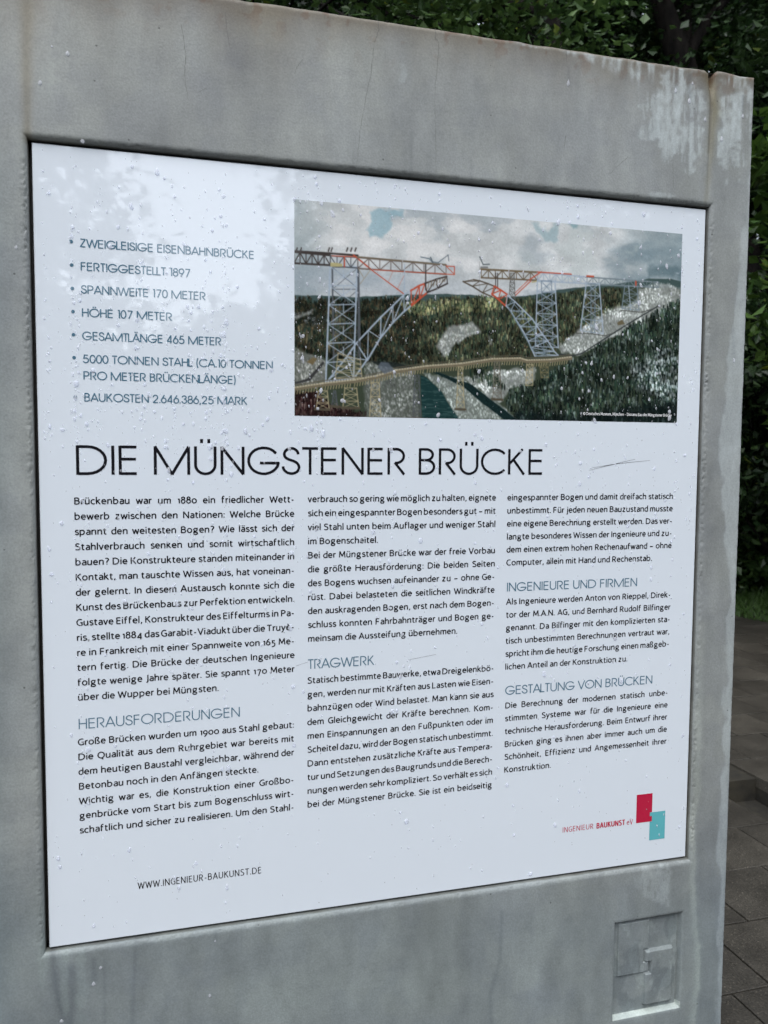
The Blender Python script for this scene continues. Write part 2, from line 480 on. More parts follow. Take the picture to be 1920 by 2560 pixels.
def shrub(label, c, rad, n, seed, size, cols, clumps=60, spread=.16, group='shrubs and undergrowth at the wood edge'):
    root = empty('leafy_shrub', (c[0], c[1], 0)); tag(root, label, 'shrub', group)
    pts, cc = crown_points(n, c, rad, seed, clumps, spread, .45, -1)
    pts[:, 2] = np.abs(pts[:, 2])
    Vs, Fs, nv = [], [], 0
    r = random.Random(seed)
    for k in range(8):
        b = cc[r.randrange(len(cc))]
        v, f = tube_arrays(bend((c[0] + r.uniform(-.1, .1), c[1] + r.uniform(-.1, .1), 0), b, 6, .04, seed + k), .02 * (1 - .8 * np.linspace(0, 1, 6)), 5, k)
        obj('stem', mesh_np('stem', v, f, M_BARK), root)
    obj('foliage', leaf_mesh('foliage', pts, size, cols[0], cols[1], seed, flat=.6), root)
shrub('tall pale green leafed shrub beside the slab top corner', gp(44.3, 6.8, 2.9), (.70, .75, 1.7), 3000, 71, .13, BR, 60, .15)
shrub('dark hedge plant filling the gap right of the slab', gp(42, 9.7, 1.7), (1.3, .9, 1.9), 9000, 72, .11, DK, 90, .2)
shrub('mid green shrub growing low by the grass verge', gp(39.5, 10.2, .8), (1.0, .8, .9), 5000, 73, .11, MD, 60, .16)
shrub('broad dark shrub right of the grass verge', gp(52, 9, 1.5), (1.6, 1.2, 1.7), 8000, 74, .11, DK, 80, .2)
shrub('dark shrub directly behind the slab', gp(18, 11, 1.4), (2.2, 1.0, 1.7), 8000, 75, .12, DK, 80, .2)
shrub('dark shrub behind the left end of the slab', gp(-14, 10.5, 1.4), (2.4, 1.2, 1.7), 8000, 76, .12, DK, 80, .2)
shrub('tall dark hedge plant with hanging leaves right of the slab', gp(40.5, 11, 4.0), (1.6, 1.0, 2.6), 12000, 77, .12, DK, 110, .22)

# far woods: one mass of leaf clumps on the slope
def woods():
    r = np.random.RandomState(5)
    n = 60000
    az = np.radians(r.uniform(-60, 85, n)); d = r.uniform(14.5, 22, n)
    z = r.uniform(0, 1, n) ** .8 * (11.5 + 1.5 * np.sin(az * 9) + (d - 15) * .5)
    P = np.stack([CAM[0] + np.sin(az) * d, CAM[1] + np.cos(az) * d, z], -1)
    k = fbm(az * 14, z * .8, 31, 3)
    P = P[k > .30]
    o = obj('distant_woods', leaf_mesh('distant_woods', P, .42, (.008, .020, .008), (.024, .045, .014), 6, flat=.9)); tag(o, kind='stuff')
woods()

def grass():
    r = np.random.RandomState(8)
    n = 70000
    y = r.uniform(3, 11, n); x = grass_edge(y) - .12 + r.uniform(0, 1, n) ** 1.2 * 4.0
    x += (fbm(x * 1.5, y * 1.5, 4, 2) - .5) * .35
    h = .05 + .16 * sstep(0, 1.5, x - grass_edge(y)) * r.uniform(.4, 1.3, n)
    a = r.uniform(0, 6.28, n); w = .005
    base = np.stack([x, y, np.full(n, RISE - .008)], -1)
    sd = np.stack([np.cos(a) * w, np.sin(a) * w, np.zeros(n)], -1)
    tip = base + np.stack([r.normal(0, .035, n), r.normal(0, .035, n), h], -1)
    V = np.stack([base - sd, base + sd, tip], 1).reshape(-1, 3)
    Fg = np.arange(n * 3).reshape(-1, 3)
    c = np.array([.05, .105, .018]) * r.uniform(.5, 1.5, n)[:, None]
    o = obj('grass', mesh_np('grass', V, Fg, M_GRASS, np.repeat(c, 3, axis=0))); tag(o, kind='stuff')
    v = []; f = []
    ysx = np.linspace(1.5, 12.5, 30)
    for yy in ysx: v += [(grass_edge(yy), yy, RISE - .006), (grass_edge(yy) + 8, yy, RISE + .02)]
    for i in range(29): f.append((2 * i, 2 * i + 1, 2 * i + 3, 2 * i + 2))
    o = obj('verge', mesh_np('verge', v, f, M_EARTH)); tag(o, kind='structure')
grass()

# trees on the open side, behind the viewer: the panel's gloss shows them and the gap of sky between them
def behind(az_deg, dist, z): # azimuth measured from -Y towards +X
    a = math.radians(az_deg)
    return (CAM[0] + math.sin(a) * dist, CAM[1] - math.cos(a) * dist, z)
BACK = [
    ('dense tree behind the viewer, mirrored left in the glossy panel', -18.6, 14, (4.2, 2.5, 4.8), 4.6, 26000),
    ('spreading tree behind the viewer mirrored in the panel centre', 24.0, 14, (3.7, 2.5, 4.8), 4.3, 26000),
    ('low bushy tree behind the viewer below the reflected sky gap', 4, 13, (4.8, 2.2, 2.0), 1.9, 16000),
    ('airy tree behind the viewer mirrored towards the panel edge', 47, 15, (5.2, 3, 5.0), 4.3, 26000),
    ('wide tree far to the left behind the viewer', -52, 15, (5.0, 3.5, 5.0), 5.0, 14000),
    ('wide tree far to the right behind the viewer', 75, 15, (5.0, 3.5, 5.0), 5.0, 12000),
]
for i, (lb, az, d, rad, cz, nl) in enumerate(BACK):
    b = behind(az, d, 0)
    tree(lb, b, (b[0] + .3, b[1], cz + rad[2] * .7), .2, (b[0], b[1], cz), rad, nl, 90 + i, size=.30, cols=DK,
         group='trees on the open side behind the viewer', clumps=460, spread=.42, shell=.1)

def added_back_foliage():  # unseen leaf mass added to close bright sky gaps in the panel's reflection
    r = np.random.RandomState(15)
    n = 26000
    az = np.radians(r.uniform(-85, 85, n)); d = r.uniform(20, 27, n)
    z = r.uniform(0, 1, n) * (4.6 + .8 * np.sin(az * 11))
    P = np.stack([CAM[0] + np.sin(az) * d, CAM[1] - np.cos(az) * d, z], -1)
    o = obj('added_back_hedge', leaf_mesh('added_back_hedge', P, .5, (.008, .020, .008), (.024, .045, .014), 16, flat=.9)); tag(o, kind='stuff')
added_back_foliage()

# ------------------------------------------------------------------ the concrete stele
SY = -0.0065                     # front face of the concrete (panel face is y = 0)
SX0, SX1, SZ1, THICK = -.0775, None, None, .14
SX1 = on_plane(1867, 800, SY)[0]
SZ1 = on_plane(1280, 100, SY)[1]
HX0, HX1, HZ0, HZ1 = -.0044, PW + .0030, PTOP - PH - .0030, PTOP + .0036
stele = empty('information_stele', (.45, 0.06, 0)); tag(stele, 'grey concrete information stele framing a white text panel', 'information board')
# emblem rectangle, from where it stands on the front face
ex0 = on_plane(1536, 2420, SY)[0]; ex1 = on_plane(1702, 2400, SY)[0]
ez1 = on_plane(1620, 2296, SY)[1]; ez0 = on_plane(1616, 2535, SY)[1]
EW, EH = ex1 - ex0, ez1 - ez0

def seg_dist(px, py, pts):
    """distance to a polyline and the parameter 0..1 along it"""
    best = np.full(px.shape, 1e9); par = np.zeros(px.shape)
    n = len(pts) - 1
    for i in range(n):
        ax, ay = pts[i]; bx, by = pts[i + 1]
        vx, vy = bx - ax, by - ay
        t = np.clip(((px - ax) * vx + (py - ay) * vy) / (vx * vx + vy * vy + 1e-9), 0, 1)
        d = np.hypot(px - ax - t * vx, py - ay - t * vy)
        mk = d < best
        best = np.where(mk, d, best); par = np.where(mk, (i + t) / n, par)
    return best, par

def box_sd(X, Z, x0, x1, z0, z1):
    """inside > 0: distance from the rectangle's edge"""
    return np.minimum(np.minimum(X - x0, x1 - X), np.minimum(Z - z0, z1 - Z))

def front_depth(X, Z):
    """how far the face lies BEHIND the front plane, metres"""
    nz = fbm(X * 420, Z * 420, 50, 3) - .5
    nz2 = fbm(X * 130, Z * 60, 55, 3) - .5
    D = (fbm(X * 12, Z * 12, 60, 3) - .5) * .0006 + nz * .00012
    # recess
    s = box_sd(X, Z, HX0, HX1, HZ0, HZ1)
    D = D + np.interp(s, [-.0065, -.0038, -.0015, 0, .0004, .0006], [0, .0004, .0018, .0046, .0160, .0300])
    side = (np.abs(X - HX0) < .012) | (np.abs(X - HX1) < .012)
    band = np.exp(-((s + .0035) / .0028) ** 2) * side * (Z > HZ0 + .01) * (Z < HZ1 - .02)
    wn_ = np.random.RandomState(3).rand(*X.shape) - .5 if X.size > 9 else 0
    D = D + band * np.clip(nz * .003 + wn_ * .0026 * sstep(.35, .6, fbm(X * 9, Z * 26, 58, 3)), -.0005, .0025)
    lip = np.exp(-((s + .002) / .002) ** 2) * ~side
    D = D + lip * np.clip(nz * .004 + nz2 * .002, 0, .002)
    # seams running up from the recess corners
    for xs_, wd, dp in ((HX0 + .004, .0045, .0006), (HX1 - .005, .0022, .0010)):
        D = D + np.exp(-((X - xs_) / wd) ** 2) * dp * (Z > HZ1)
    vx = HX1 - .005
    D = D + np.clip(1 - np.abs(X - vx - (SZ1 - Z) * .02) / .006, 0, 1) * sstep(SZ1 - .045, SZ1, Z) * .009
    # outer arris
    e = box_sd(X, Z, SX0, SX1, -1, SZ1)
    er = e - np.clip(nz2 * .003 + nz * .002, 0, .002)
    D = D + np.clip((.0035 - er) / .0035, 0, 1) ** 2 * .0035
    # shallow bevel band along the right edge and beside the panel
    # emblem relief
    u, w = (X - ex0) / EW, (Z - ez0) / EH
    q = box_sd(X, Z, ex0, ex1, ez0, ez1) + nz2 * .0012
    E_ = np.interp(q, [-.004, -.001, .0, .0022, .003], [0, .0005, .0022, .0078, .0082])
    left = np.minimum(box_sd(u * EW, w * EH, .07 * EW, .545 * EW, .42 * EH, .965 * EH), 1)
    right = box_sd(u * EW, w * EH, .475 * EW, .90 * EW, .075 * EH, .645 * EH)
    notch = box_sd(u * EW, w * EH, .46 * EW, .56 * EW, .53 * EH, .66 * EH)
    notch2 = box_sd(u * EW, w * EH, .44 * EW, .555 * EW, .41 * EH, .53 * EH)
    left = np.minimum(left, -notch)
    right = np.minimum(right, -notch2)
    E_ = E_ - np.interp(left + nz2 * .0008, [-.0002, .0010], [0, .0034]) - np.interp(right + nz2 * .0008, [-.0002, .0014], [0, .0056])
    D = D + E_ * sstep(-.005, -.003, box_sd(X, Z, ex0, ex1, ez0, ez1))
    return D

def concrete_color(X, Z):
    px, py = to_px(X, np.full(X.shape, SY), Z)
    g = fbm(X * 9, Z * 5, 70, 5)          # broad clouds
    g2 = fbm(X * 22, Z * 9, 76, 5)
    g3 = fbm(X * 60, Z * 30, 82, 4)
    st = fbm(X * 45, Z * 2.2, 88, 4)      # vertical run marks
    base = np.ones(X.shape + (3,)) * np.array([.268, .286, .274])
    base *= (0.80 + .40 * g)[..., None]
    base *= (0.86 + .28 * g2)[..., None]
    base *= (0.95 + .10 * g3)[..., None]
    base *= (0.93 + .14 * st)[..., None]
    def mix(mask, c):
        mk = np.clip(mask, 0, 1)[..., None]
        return base * (1 - mk) + np.array(c) * mk
    def mul(mask, c):
        mk = np.clip(mask, 0, 1)[..., None]
        return base * (1 - mk + mk * np.array(c))
    def blob(cx, cy, rx, ry, seed, soft=.5, sc=.02):
        d = np.sqrt(((px - cx) / rx) ** 2 + ((py - cy) / ry) ** 2) + (fbm(px * sc, py * sc, seed, 4) - .5) * 1.6
        return 1 - sstep(1 - soft, 1 + soft * .1, d)
    sk = fbm(X * 30, Z * 22, 300, 5); base = mul(sstep(.50, .56, sk) * .45, (.91, .92, .95)); base = mul(sstep(.47, .42, sk) * .35, (1.07, 1.07, 1.05))
    sc_ = fbm(X * 22, Z * 160, 306, 3); base = mul(sstep(.55, .66, sc_) * .5, (.94, .94, .95))
    # violet-grey damp clouds
    vi = sstep(.52, .62, fbm(X * 6 + 3, Z * 6, 94, 5))
    base = mul(vi * .4, (.95, .95, .99))
    for (cx, cy, rx, ry, a) in ((560, 200, 110, 130, .8), (470, 110, 70, 60, .6), (590, 150, 60, 70, .7), (740, 140, 60, 80, .7), (700, 240, 150, 110, .6),
                                (160, 275, 40, 50, .6), (1220, 270, 60, 60, .7), (1225, 350, 70, 80, .6), (1400, 320, 70, 60, .4), (300, 2420, 180, 60, .7), (430, 2380, 120, 50, .7),
                                (940, 2340, 150, 40, .5), (1400, 2490, 200, 60, .6), (60, 2320, 60, 60, .7), (30, 420, 30, 80, .5)):
        base = mul(blob(cx, cy, rx, ry, int(cx) % 40 + 100, .8) * a, (.925, .93, .955))
    for (cx, cy, rx, ry, a) in ((120, 210, 50, 60, .5), (650, 60, 90, 60, .5), (900, 120, 120, 90, .4), (1000, 2480, 200, 80, .3), (700, 2480, 150, 60, .3)):
        base = mul(blob(cx, cy, rx, ry, int(cx) % 40 + 130) * a, (1.12, 1.13, 1.10))
    # the lower part and left strip turn darker and blue-greener
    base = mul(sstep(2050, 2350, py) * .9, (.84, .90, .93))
    base = mul(sstep(70, 0, px) * sstep(300, 500, py) * .7, (.86, .90, .93))
    # brown dirt along the top edge
    dt = (SZ1 - Z)
    brown = np.exp(-dt / (.010 + .040 * fbm(X * 28, Z * 3, 140, 3))) * (.45 + .9 * fbm(X * 18, Z * 10, 144, 3))
    base = mul(brown * 1.35, (.60, .50, .39))
    base = mul(np.exp(-dt / .10) * .35 * sstep(1100, 700, px), (1.0, .95, .87))
    rust = sstep(.62, .70, fbm(X * 70, Z * 70, 150, 3)) * np.exp(-dt / .02)
    base = mul(rust * .8, (.7, .42, .28))
    # efflorescence: pale lime runs hanging from the top edge
    run = fbm(X * 95, Z * 5, 160, 3)
    ln = .012 + .13 * np.clip((px - 1380) / 380, 0, 1) ** 1.6
    lime = sstep(.30, .50, run * (1 - .6 * sstep(0, 1, dt / ln))) * (dt > .004) * sstep(1180, 1300, px) * (1 - sstep(ln * .55, ln, dt + (run - .5) * .06)) * (1 - sstep(1715, 1750, px))
    fine = fbm(X * 220, Z * 90, 166, 3)
    stk = fbm(X * 150, Z * 9, 169, 3); lime *= sstep(.2, .6, .5 * fine + .5 * stk)
    patch = blob(1690, 290, 75, 110, 3, .35, .03) * sstep(.36, .62, .45 * fine + .55 * stk + .1)
    patch = np.maximum(patch, blob(1730, 370, 36, 70, 5, .4, .04) * sstep(.4, .62, .4 * fine + .6 * stk + .08))
    patch = np.maximum(patch, blob(1850, 290, 45, 120, 9, .35, .035) * sstep(.36, .62, .4 * fine + .6 * stk + .04))
    patch = np.maximum(patch, blob(1815, 370, 25, 80, 12, .4, .05) * sstep(.38, .5, run))
    patch = np.maximum(patch, blob(1655, 488, 28, 12, 19, .4, .05) * .8)
    patch = np.maximum(patch, blob(1625, 2215, 55, 55, 22, .4, .03) * .45 * sstep(.3, .5, fine + .1))
    patch = np.maximum(patch, blob(1010, 185, 12, 26, 25, .4, .05) * .4)
    base = mix(np.maximum(lime, patch) * (.26 + .6 * fine) * (.45 + .8 * stk), (.50, .56, .56))
    # pale band widening down the right edge
    edge = np.interp(py, [330, 420, 600, 750, 900, 1050, 1300, 1500, 1700, 2050, 2300, 2560], [0, 8, 18, 30, 45, 58, 42, 20, 22, 26, 20, 14])
    xe = np.interp(py, [198, 2560], [1889, 1806])
    eb = sstep(-4, 4, edge + (fbm(px * .05, py * .02, 170, 3) - .5) * 26 - (xe - px)) * (py > 330)
    base = mix(eb * .55 * (.6 + .6 * fine), (.45, .50, .50))
    # pale wavering tide line right of the panel
    tl = [(1762, 1500), (1752, 1900), (1740, 2050), (1738, 2200), (1748, 2330), (1752, 2450), (1738, 2560)]
    xt = np.interp(py, [p[1] for p in tl], [p[0] for p in tl]) + (fbm(px * 0, py * .03, 176, 3) - .5) * 14
    base = mul(sstep(1500, 1900, py) * np.exp(-((px - xt + 6) / 9) ** 2), (1.28, 1.30, 1.26))
    base = mul(sstep(1900, 2100, py) * sstep(-2, 2, px - xt) * .8 * (px < 1830), (.80, .82, .86))
    # ochre seepage down the right seam
    d, t = seg_dist(px, py, [(1772, 178), (1782, 230), (1786, 280), (1780, 330), (1776, 400), (1765, 500)])
    wd = 16 - 10 * t
    mk = np.exp(-(d / (wd + 8 * (fbm(px * .04, py * .04, 180, 3) - .3))) ** 2) * (1 - .75 * t) * sstep(170, 190, py)
    base = mul(mk * 1.0, (.80, .66, .36))
    d2, t2 = seg_dist(px, py, [(1773, 176), (1777, 205), (1779, 260), (1772, 380)])
    base = mul(np.exp(-(d2 / 4) ** 2) * (1 - .7 * t2), (.35, .28, .18))
    # brown wash above the left corner
    d, t = seg_dist(px, py, [(70, -60), (66, 120), (68, 345)])
    base = mul(np.exp(-(d / (12 + 22 * (1 - t) * fbm(px * .02, py * .01, 186, 3))) ** 2) * .75, (.78, .68, .54))
    # damp trails
    for pts, w_, a in (([(1255, 2280), (1250, 2400), (1225, 2490), (1230, 2580)], 5, .45), ([(130, 2380), (140, 2470), (158, 2545)], 9, .6), ([(178, 2420), (182, 2500), (172, 2580)], 10, .55),
                       ([(234, 2400), (236, 2450)], 8, .5), ([(340, 2330), (336, 2440), (330, 2580)], 5, .4), ([(262, 2400), (262, 2580)], 4, .35), ([(1722, 190), (1724, 245)], 6, .5),
                       ([(1690, 180), (1690, 220)], 5, .4), ([(1421, 170), (1421, 205)], 3, .4), ([(1832, 820), (1836, 895)], 4, .3), ([(1857, 240), (1857, 290)], 4, .5), ([(1804, 300), (1804, 340)], 4, .4),
                       ([(38, 540), (40, 610)], 4, .3), ([(1030, 330), (1028, 440)], 4, .35), ([(540, 2330), (538, 2350)], 4, .4), ([(1178, 400), (1178, 480)], 4, .25)):
        d, t = seg_dist(px, py, pts)
        base = mul(np.exp(-(d / w_) ** 2) * a, (.60, .62, .66))
    pl = [(108, 2390, 10, 150), (160, 2440, 14, 120), (205, 2470, 16, 110)]
    for cx, cy, rx, ry in pl:
        base = mul(blob(cx, cy, rx, ry, cx + 30, .4, .04) * .5, (1.22, 1.26, 1.22))
    # gap shade painted into the recess and its lip, mottled with grime
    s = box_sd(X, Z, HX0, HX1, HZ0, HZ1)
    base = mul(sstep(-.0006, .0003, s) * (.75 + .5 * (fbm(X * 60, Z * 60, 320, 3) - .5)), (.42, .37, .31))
    # emblem: lime and damp on its planes, lit ledge and crease shade painted in
    q = box_sd(X, Z, ex0, ex1, ez0, ez1)
    u, w = (X - ex0) / EW, (Z - ez0) / EH
    base = mul((q > .004) * sstep(.47, .58, fbm(X * 42, Z * 26, 196, 4)) * .8, (.72, .74, .76))
    base = mul((q > -.001) * (q < .0035) * (w < .06), (1.75, 1.75, 1.65))  # bottom ledge brightened as if lit from above
    base = mul((q > .002) * sstep(.52, .60, fbm(X * 75, Z * 48, 310, 5)) * .8, (1.25, 1.26, 1.24))
    ed = np.exp(-(np.abs(q - .0028) / .0009) ** 2); base = mul(ed * (w > .05) * .6, (.55, .55, .55))  # dark line painted as shade along the foot of the sunken walls
    return np.clip(base, .01, .7)

def grid_faces(n, k):
    ii = np.arange(n * k).reshape(n, k)
    return ii, np.stack([ii[:-1, :-1], ii[1:, :-1], ii[1:, 1:], ii[:-1, 1:]], -1)
def lines(a, b, step, edges):
    base = list(np.arange(a, b, step)) + [b]
    offs = [-.0055, -.0042, -.003, -.002, -.0012, -.0005, 0, .0003, .0006]
    out = []
    for e, sgn in edges: out += [e + sgn * o for o in offs]
    keep = [v for v in base if all(not (-.006 < (v - e) * s_ < .0009) for e, s_ in edges)]
    vals = sorted(set(keep + out + [a + .0008, a + .002, b - .0008, b - .002]))
    return np.array([v for v in vals if a <= v <= b])
xs = lines(SX0, SX1, .0021, [(HX0, 1), (HX1, -1), ])
zs = lines(CAMZ - .355 + .355 - 1.0, SZ1, .0021, [(HZ0, 1), (HZ1, -1)])
xs = np.unique(np.concatenate([xs, np.arange(ex0 - .006, ex1 + .006, .00095)]))
zs = np.unique(np.concatenate([zs, np.arange(ez0 - .006, ez1 + .006, .00095)]))

X, Z = np.meshgrid(xs, zs, indexing='ij')
D = front_depth(X, Z)
Y = SY + D
Zt = Z + sstep(SZ1 - .03, SZ1, Z) * ((fbm(X * 40, X * 0, 200, 3) - .5) * .0022 - .007 * np.clip(1 - np.abs(X - (HX1 - .005)) / .011, 0, 1) + .002 * np.exp(-((X - HX1 - .01) / .02) ** 2))
CC = concrete_color(X, Z)
ii, Q = grid_faces(*X.shape)
xm, zm = (xs[:-1] + xs[1:]) / 2, (zs[:-1] + zs[1:]) / 2
XM, ZM = np.meshgrid(xm, zm, indexing='ij')
inside = box_sd(XM, ZM, HX0, HX1, HZ0, HZ1) > .0004
emb = box_sd(XM, ZM, ex0 - .006, ex1 + .006, ez0 - .006, ez1 + .006) > 0
def compact(V, Fq, C):
    u, inv = np.unique(Fq, return_inverse=True)
    return V[u], inv.reshape(Fq.shape), C[u]
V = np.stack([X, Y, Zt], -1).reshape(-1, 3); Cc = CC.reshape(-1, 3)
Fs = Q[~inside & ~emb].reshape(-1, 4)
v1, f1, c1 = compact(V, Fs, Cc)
# remaining faces: sides, top, back, foot of the front, floor of the recess
zb = zs[0]
ex = [(SX0, SY, 0), (SX1, SY, 0), (SX1, SY, zb), (SX0, SY, zb),
      (SX0, SY + .0035, 0), (SX0, SY + .0035, SZ1 - .002), (SX0, SY + THICK, SZ1), (SX0, SY + THICK, 0),
      (SX1, SY + .0035, 0), (SX1, SY + .0035, SZ1 - .002), (SX1, SY + THICK, SZ1), (SX1, SY + THICK, 0),
      (HX0 - .001, .0202, HZ0 - .001), (HX1 + .001, .0202, HZ0 - .001), (HX1 + .001, .0202, HZ1 + .001), (HX0 - .001, .0202, HZ1 + .001)]
ef = [(0, 1, 2, 3), (4, 5, 6, 7), (8, 11, 10, 9), (5, 9, 10, 6), (7, 6, 10, 11), (12, 13, 14, 15)]
ec = [(.25, .27, .26)] * 12 + [(.05, .045, .04)] * 4  # recess floor darkened to paint in the shade of the gap
v1 = np.concatenate([v1, np.array(ex)]); f1 = np.concatenate([f1, np.array(ef) + len(c1)]); c1 = np.concatenate([c1, np.array(ec)])
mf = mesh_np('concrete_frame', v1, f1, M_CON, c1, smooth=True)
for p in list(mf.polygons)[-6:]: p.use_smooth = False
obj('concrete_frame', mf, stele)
v2, f2, c2 = compact(V, Q[emb & ~inside].reshape(-1, 4), Cc)
o = obj('cast_emblem', mesh_np('cast_emblem', v2, f2, M_CON, c2, smooth=True), stele)
tag(o, 'sunken square emblem of two interlocking blocks cast in the concrete')

# hairline cracks as thin dark ribbons on the face
def ribbon(name, pts, w, y, mat, parent, seed=0):
    P = [on_plane(a, b, SY) for a, b in pts]
    r = random.Random(seed); fine = []
    for i in range(len(P) - 1):
        n = 7
        for k in range(n):
            t = k / n
            fine.append((P[i][0] * (1 - t) + P[i + 1][0] * t + r.uniform(-.0006, .0006), P[i][1] * (1 - t) + P[i + 1][1] * t))
    fine.append(P[-1])
    v, f = [], []
    for i, (x, z) in enumerate(fine):
        ww = w * (.35 + .65 * r.random()) * (1 - .6 * i / len(fine))
        yy = y + float(front_depth(np.array([x]), np.array([z]))[0])
        v += [(x - ww, yy, z), (x + ww, yy, z)]
        if i: f.append((2 * i - 2, 2 * i - 1, 2 * i + 1, 2 * i))
    return obj(name, mesh_np(name, v, f, mat), parent)
CR = [[(1090, 68), (1088, 95), (1097, 106), (1093, 160), (1086, 250), (1089, 340), (1090, 430)], [(946, 46), (947, 75), (935, 110), (928, 180), (912, 260), (900, 330), (892, 410)],
      [(812, 28), (811, 48)], [(1415, 122), (1417, 160)], [(1415, 340), (1408, 390)], [(452, 60), (464, 130), (462, 190), (470, 250)], [(562, 30), (574, 120)],
      [(1682, 410), (1684, 470)], [(1570, 392), (1520, 438)], [(758, 148), (742, 168), (736, 185)], [(498, 230), (518, 218)]]
for i, p in enumerate(CR): ribbon('hairline_crack', p, .00032, SY - .00025, M_CRACK, stele, i)

# ------------------------------------------------------------------ the white panel
panel = empty('sign_panel', (PW / 2, 0, PTOP - PH)); panel.parent = stele
panel.location = Vector((PW / 2, 0, PTOP - PH)) - stele.location
def bevel_box(x0, x1, y0, y1, z0, z1, b):
    ring = lambda y, i: [(x0 + i, y, z0 + i), (x1 - i, y, z0 + i), (x1 - i, y, z1 - i), (x0 + i, y, z1 - i)]
    v = ring(y1, 0) + ring(y0 + b, 0) + ring(y0, b)
    f = [(8, 9, 10, 11), (3, 2, 1, 0)]
    for lv in (0, 4):
        for q in range(4):
            p = (q + 1) % 4; f.append((lv + q, lv + p, lv + 4 + p, lv + 4 + q))
    return v, f
v, f = bevel_box(0, PW, 0, .004, PTOP - PH, PTOP, .0010)
obj('panel_board', mesh_np('panel_board', v, f, M_WHITE), panel)
for (bx, bz) in ((.1, .1), (.8, .1), (.8, .86), (.1, .86)):
    v, f = box_arrays(bx - .03, bx + .03, .0042, .0200, PTOP - bz - .03, PTOP - bz + .03)
    obj('mounting_block', mesh_np('mounting_block', v, f, M_STEEL), panel)

def PP(px, py):  # pixel of the photograph -> (x, z) on the panel's face
    return on_plane(px, py, 0.0)

# ---- a stroke font. M move, L line, h/v quarter ellipse leaving horizontally/vertically, q quadratic, a arc
def parse(s):
    tk = s.split(); i = 0; out = []; cur = None; pts = None
    while i < len(tk):
        c = tk[i]; i += 1
        def num(n):
            nonlocal i
            r = [float(q) for q in tk[i:i + n]]; i += n; return r
        if c == 'M':
            pts = [tuple(num(2))]; out.append(pts)
        elif c == 'L': pts.append(tuple(num(2)))
        elif c in 'hv':
            x0, y0 = pts[-1]; x1, y1 = num(2); N = 6
            for k in range(1, N + 1):
                t = k / N * math.pi / 2
                if c == 'h': pts.append((x0 + (x1 - x0) * math.sin(t), y0 + (y1 - y0) * (1 - math.cos(t))))
                else: pts.append((x0 + (x1 - x0) * (1 - math.cos(t)), y0 + (y1 - y0) * math.sin(t)))
        elif c == 'q':
            x0, y0 = pts[-1]; cx, cy, x1, y1 = num(4); N = 6
            for k in range(1, N + 1):
                t = k / N
                pts.append(((1 - t) ** 2 * x0 + 2 * t * (1 - t) * cx + t * t * x1, (1 - t) ** 2 * y0 + 2 * t * (1 - t) * cy + t * t * y1))
        elif c == 'a':
            cx, cy, rx, ry, a0, a1 = num(6); N = max(4, int(abs(a1 - a0) / 15))
            arc = [(cx + rx * math.cos(math.radians(a0 + (a1 - a0) * k / N)), cy + ry * math.sin(math.radians(a0 + (a1 - a0) * k / N))) for k in range(N + 1)]
            if pts is None or s[:1] == 'a' or out == [] or tk[i - 8:i - 7] == [';']: pts = arc; out.append(pts)
            else: pts.extend(arc[1:] if math.dist(pts[-1], arc[0]) < .5 else arc)
        elif c == ';': pts = None
    return [p for p in out if len(p) > 1]
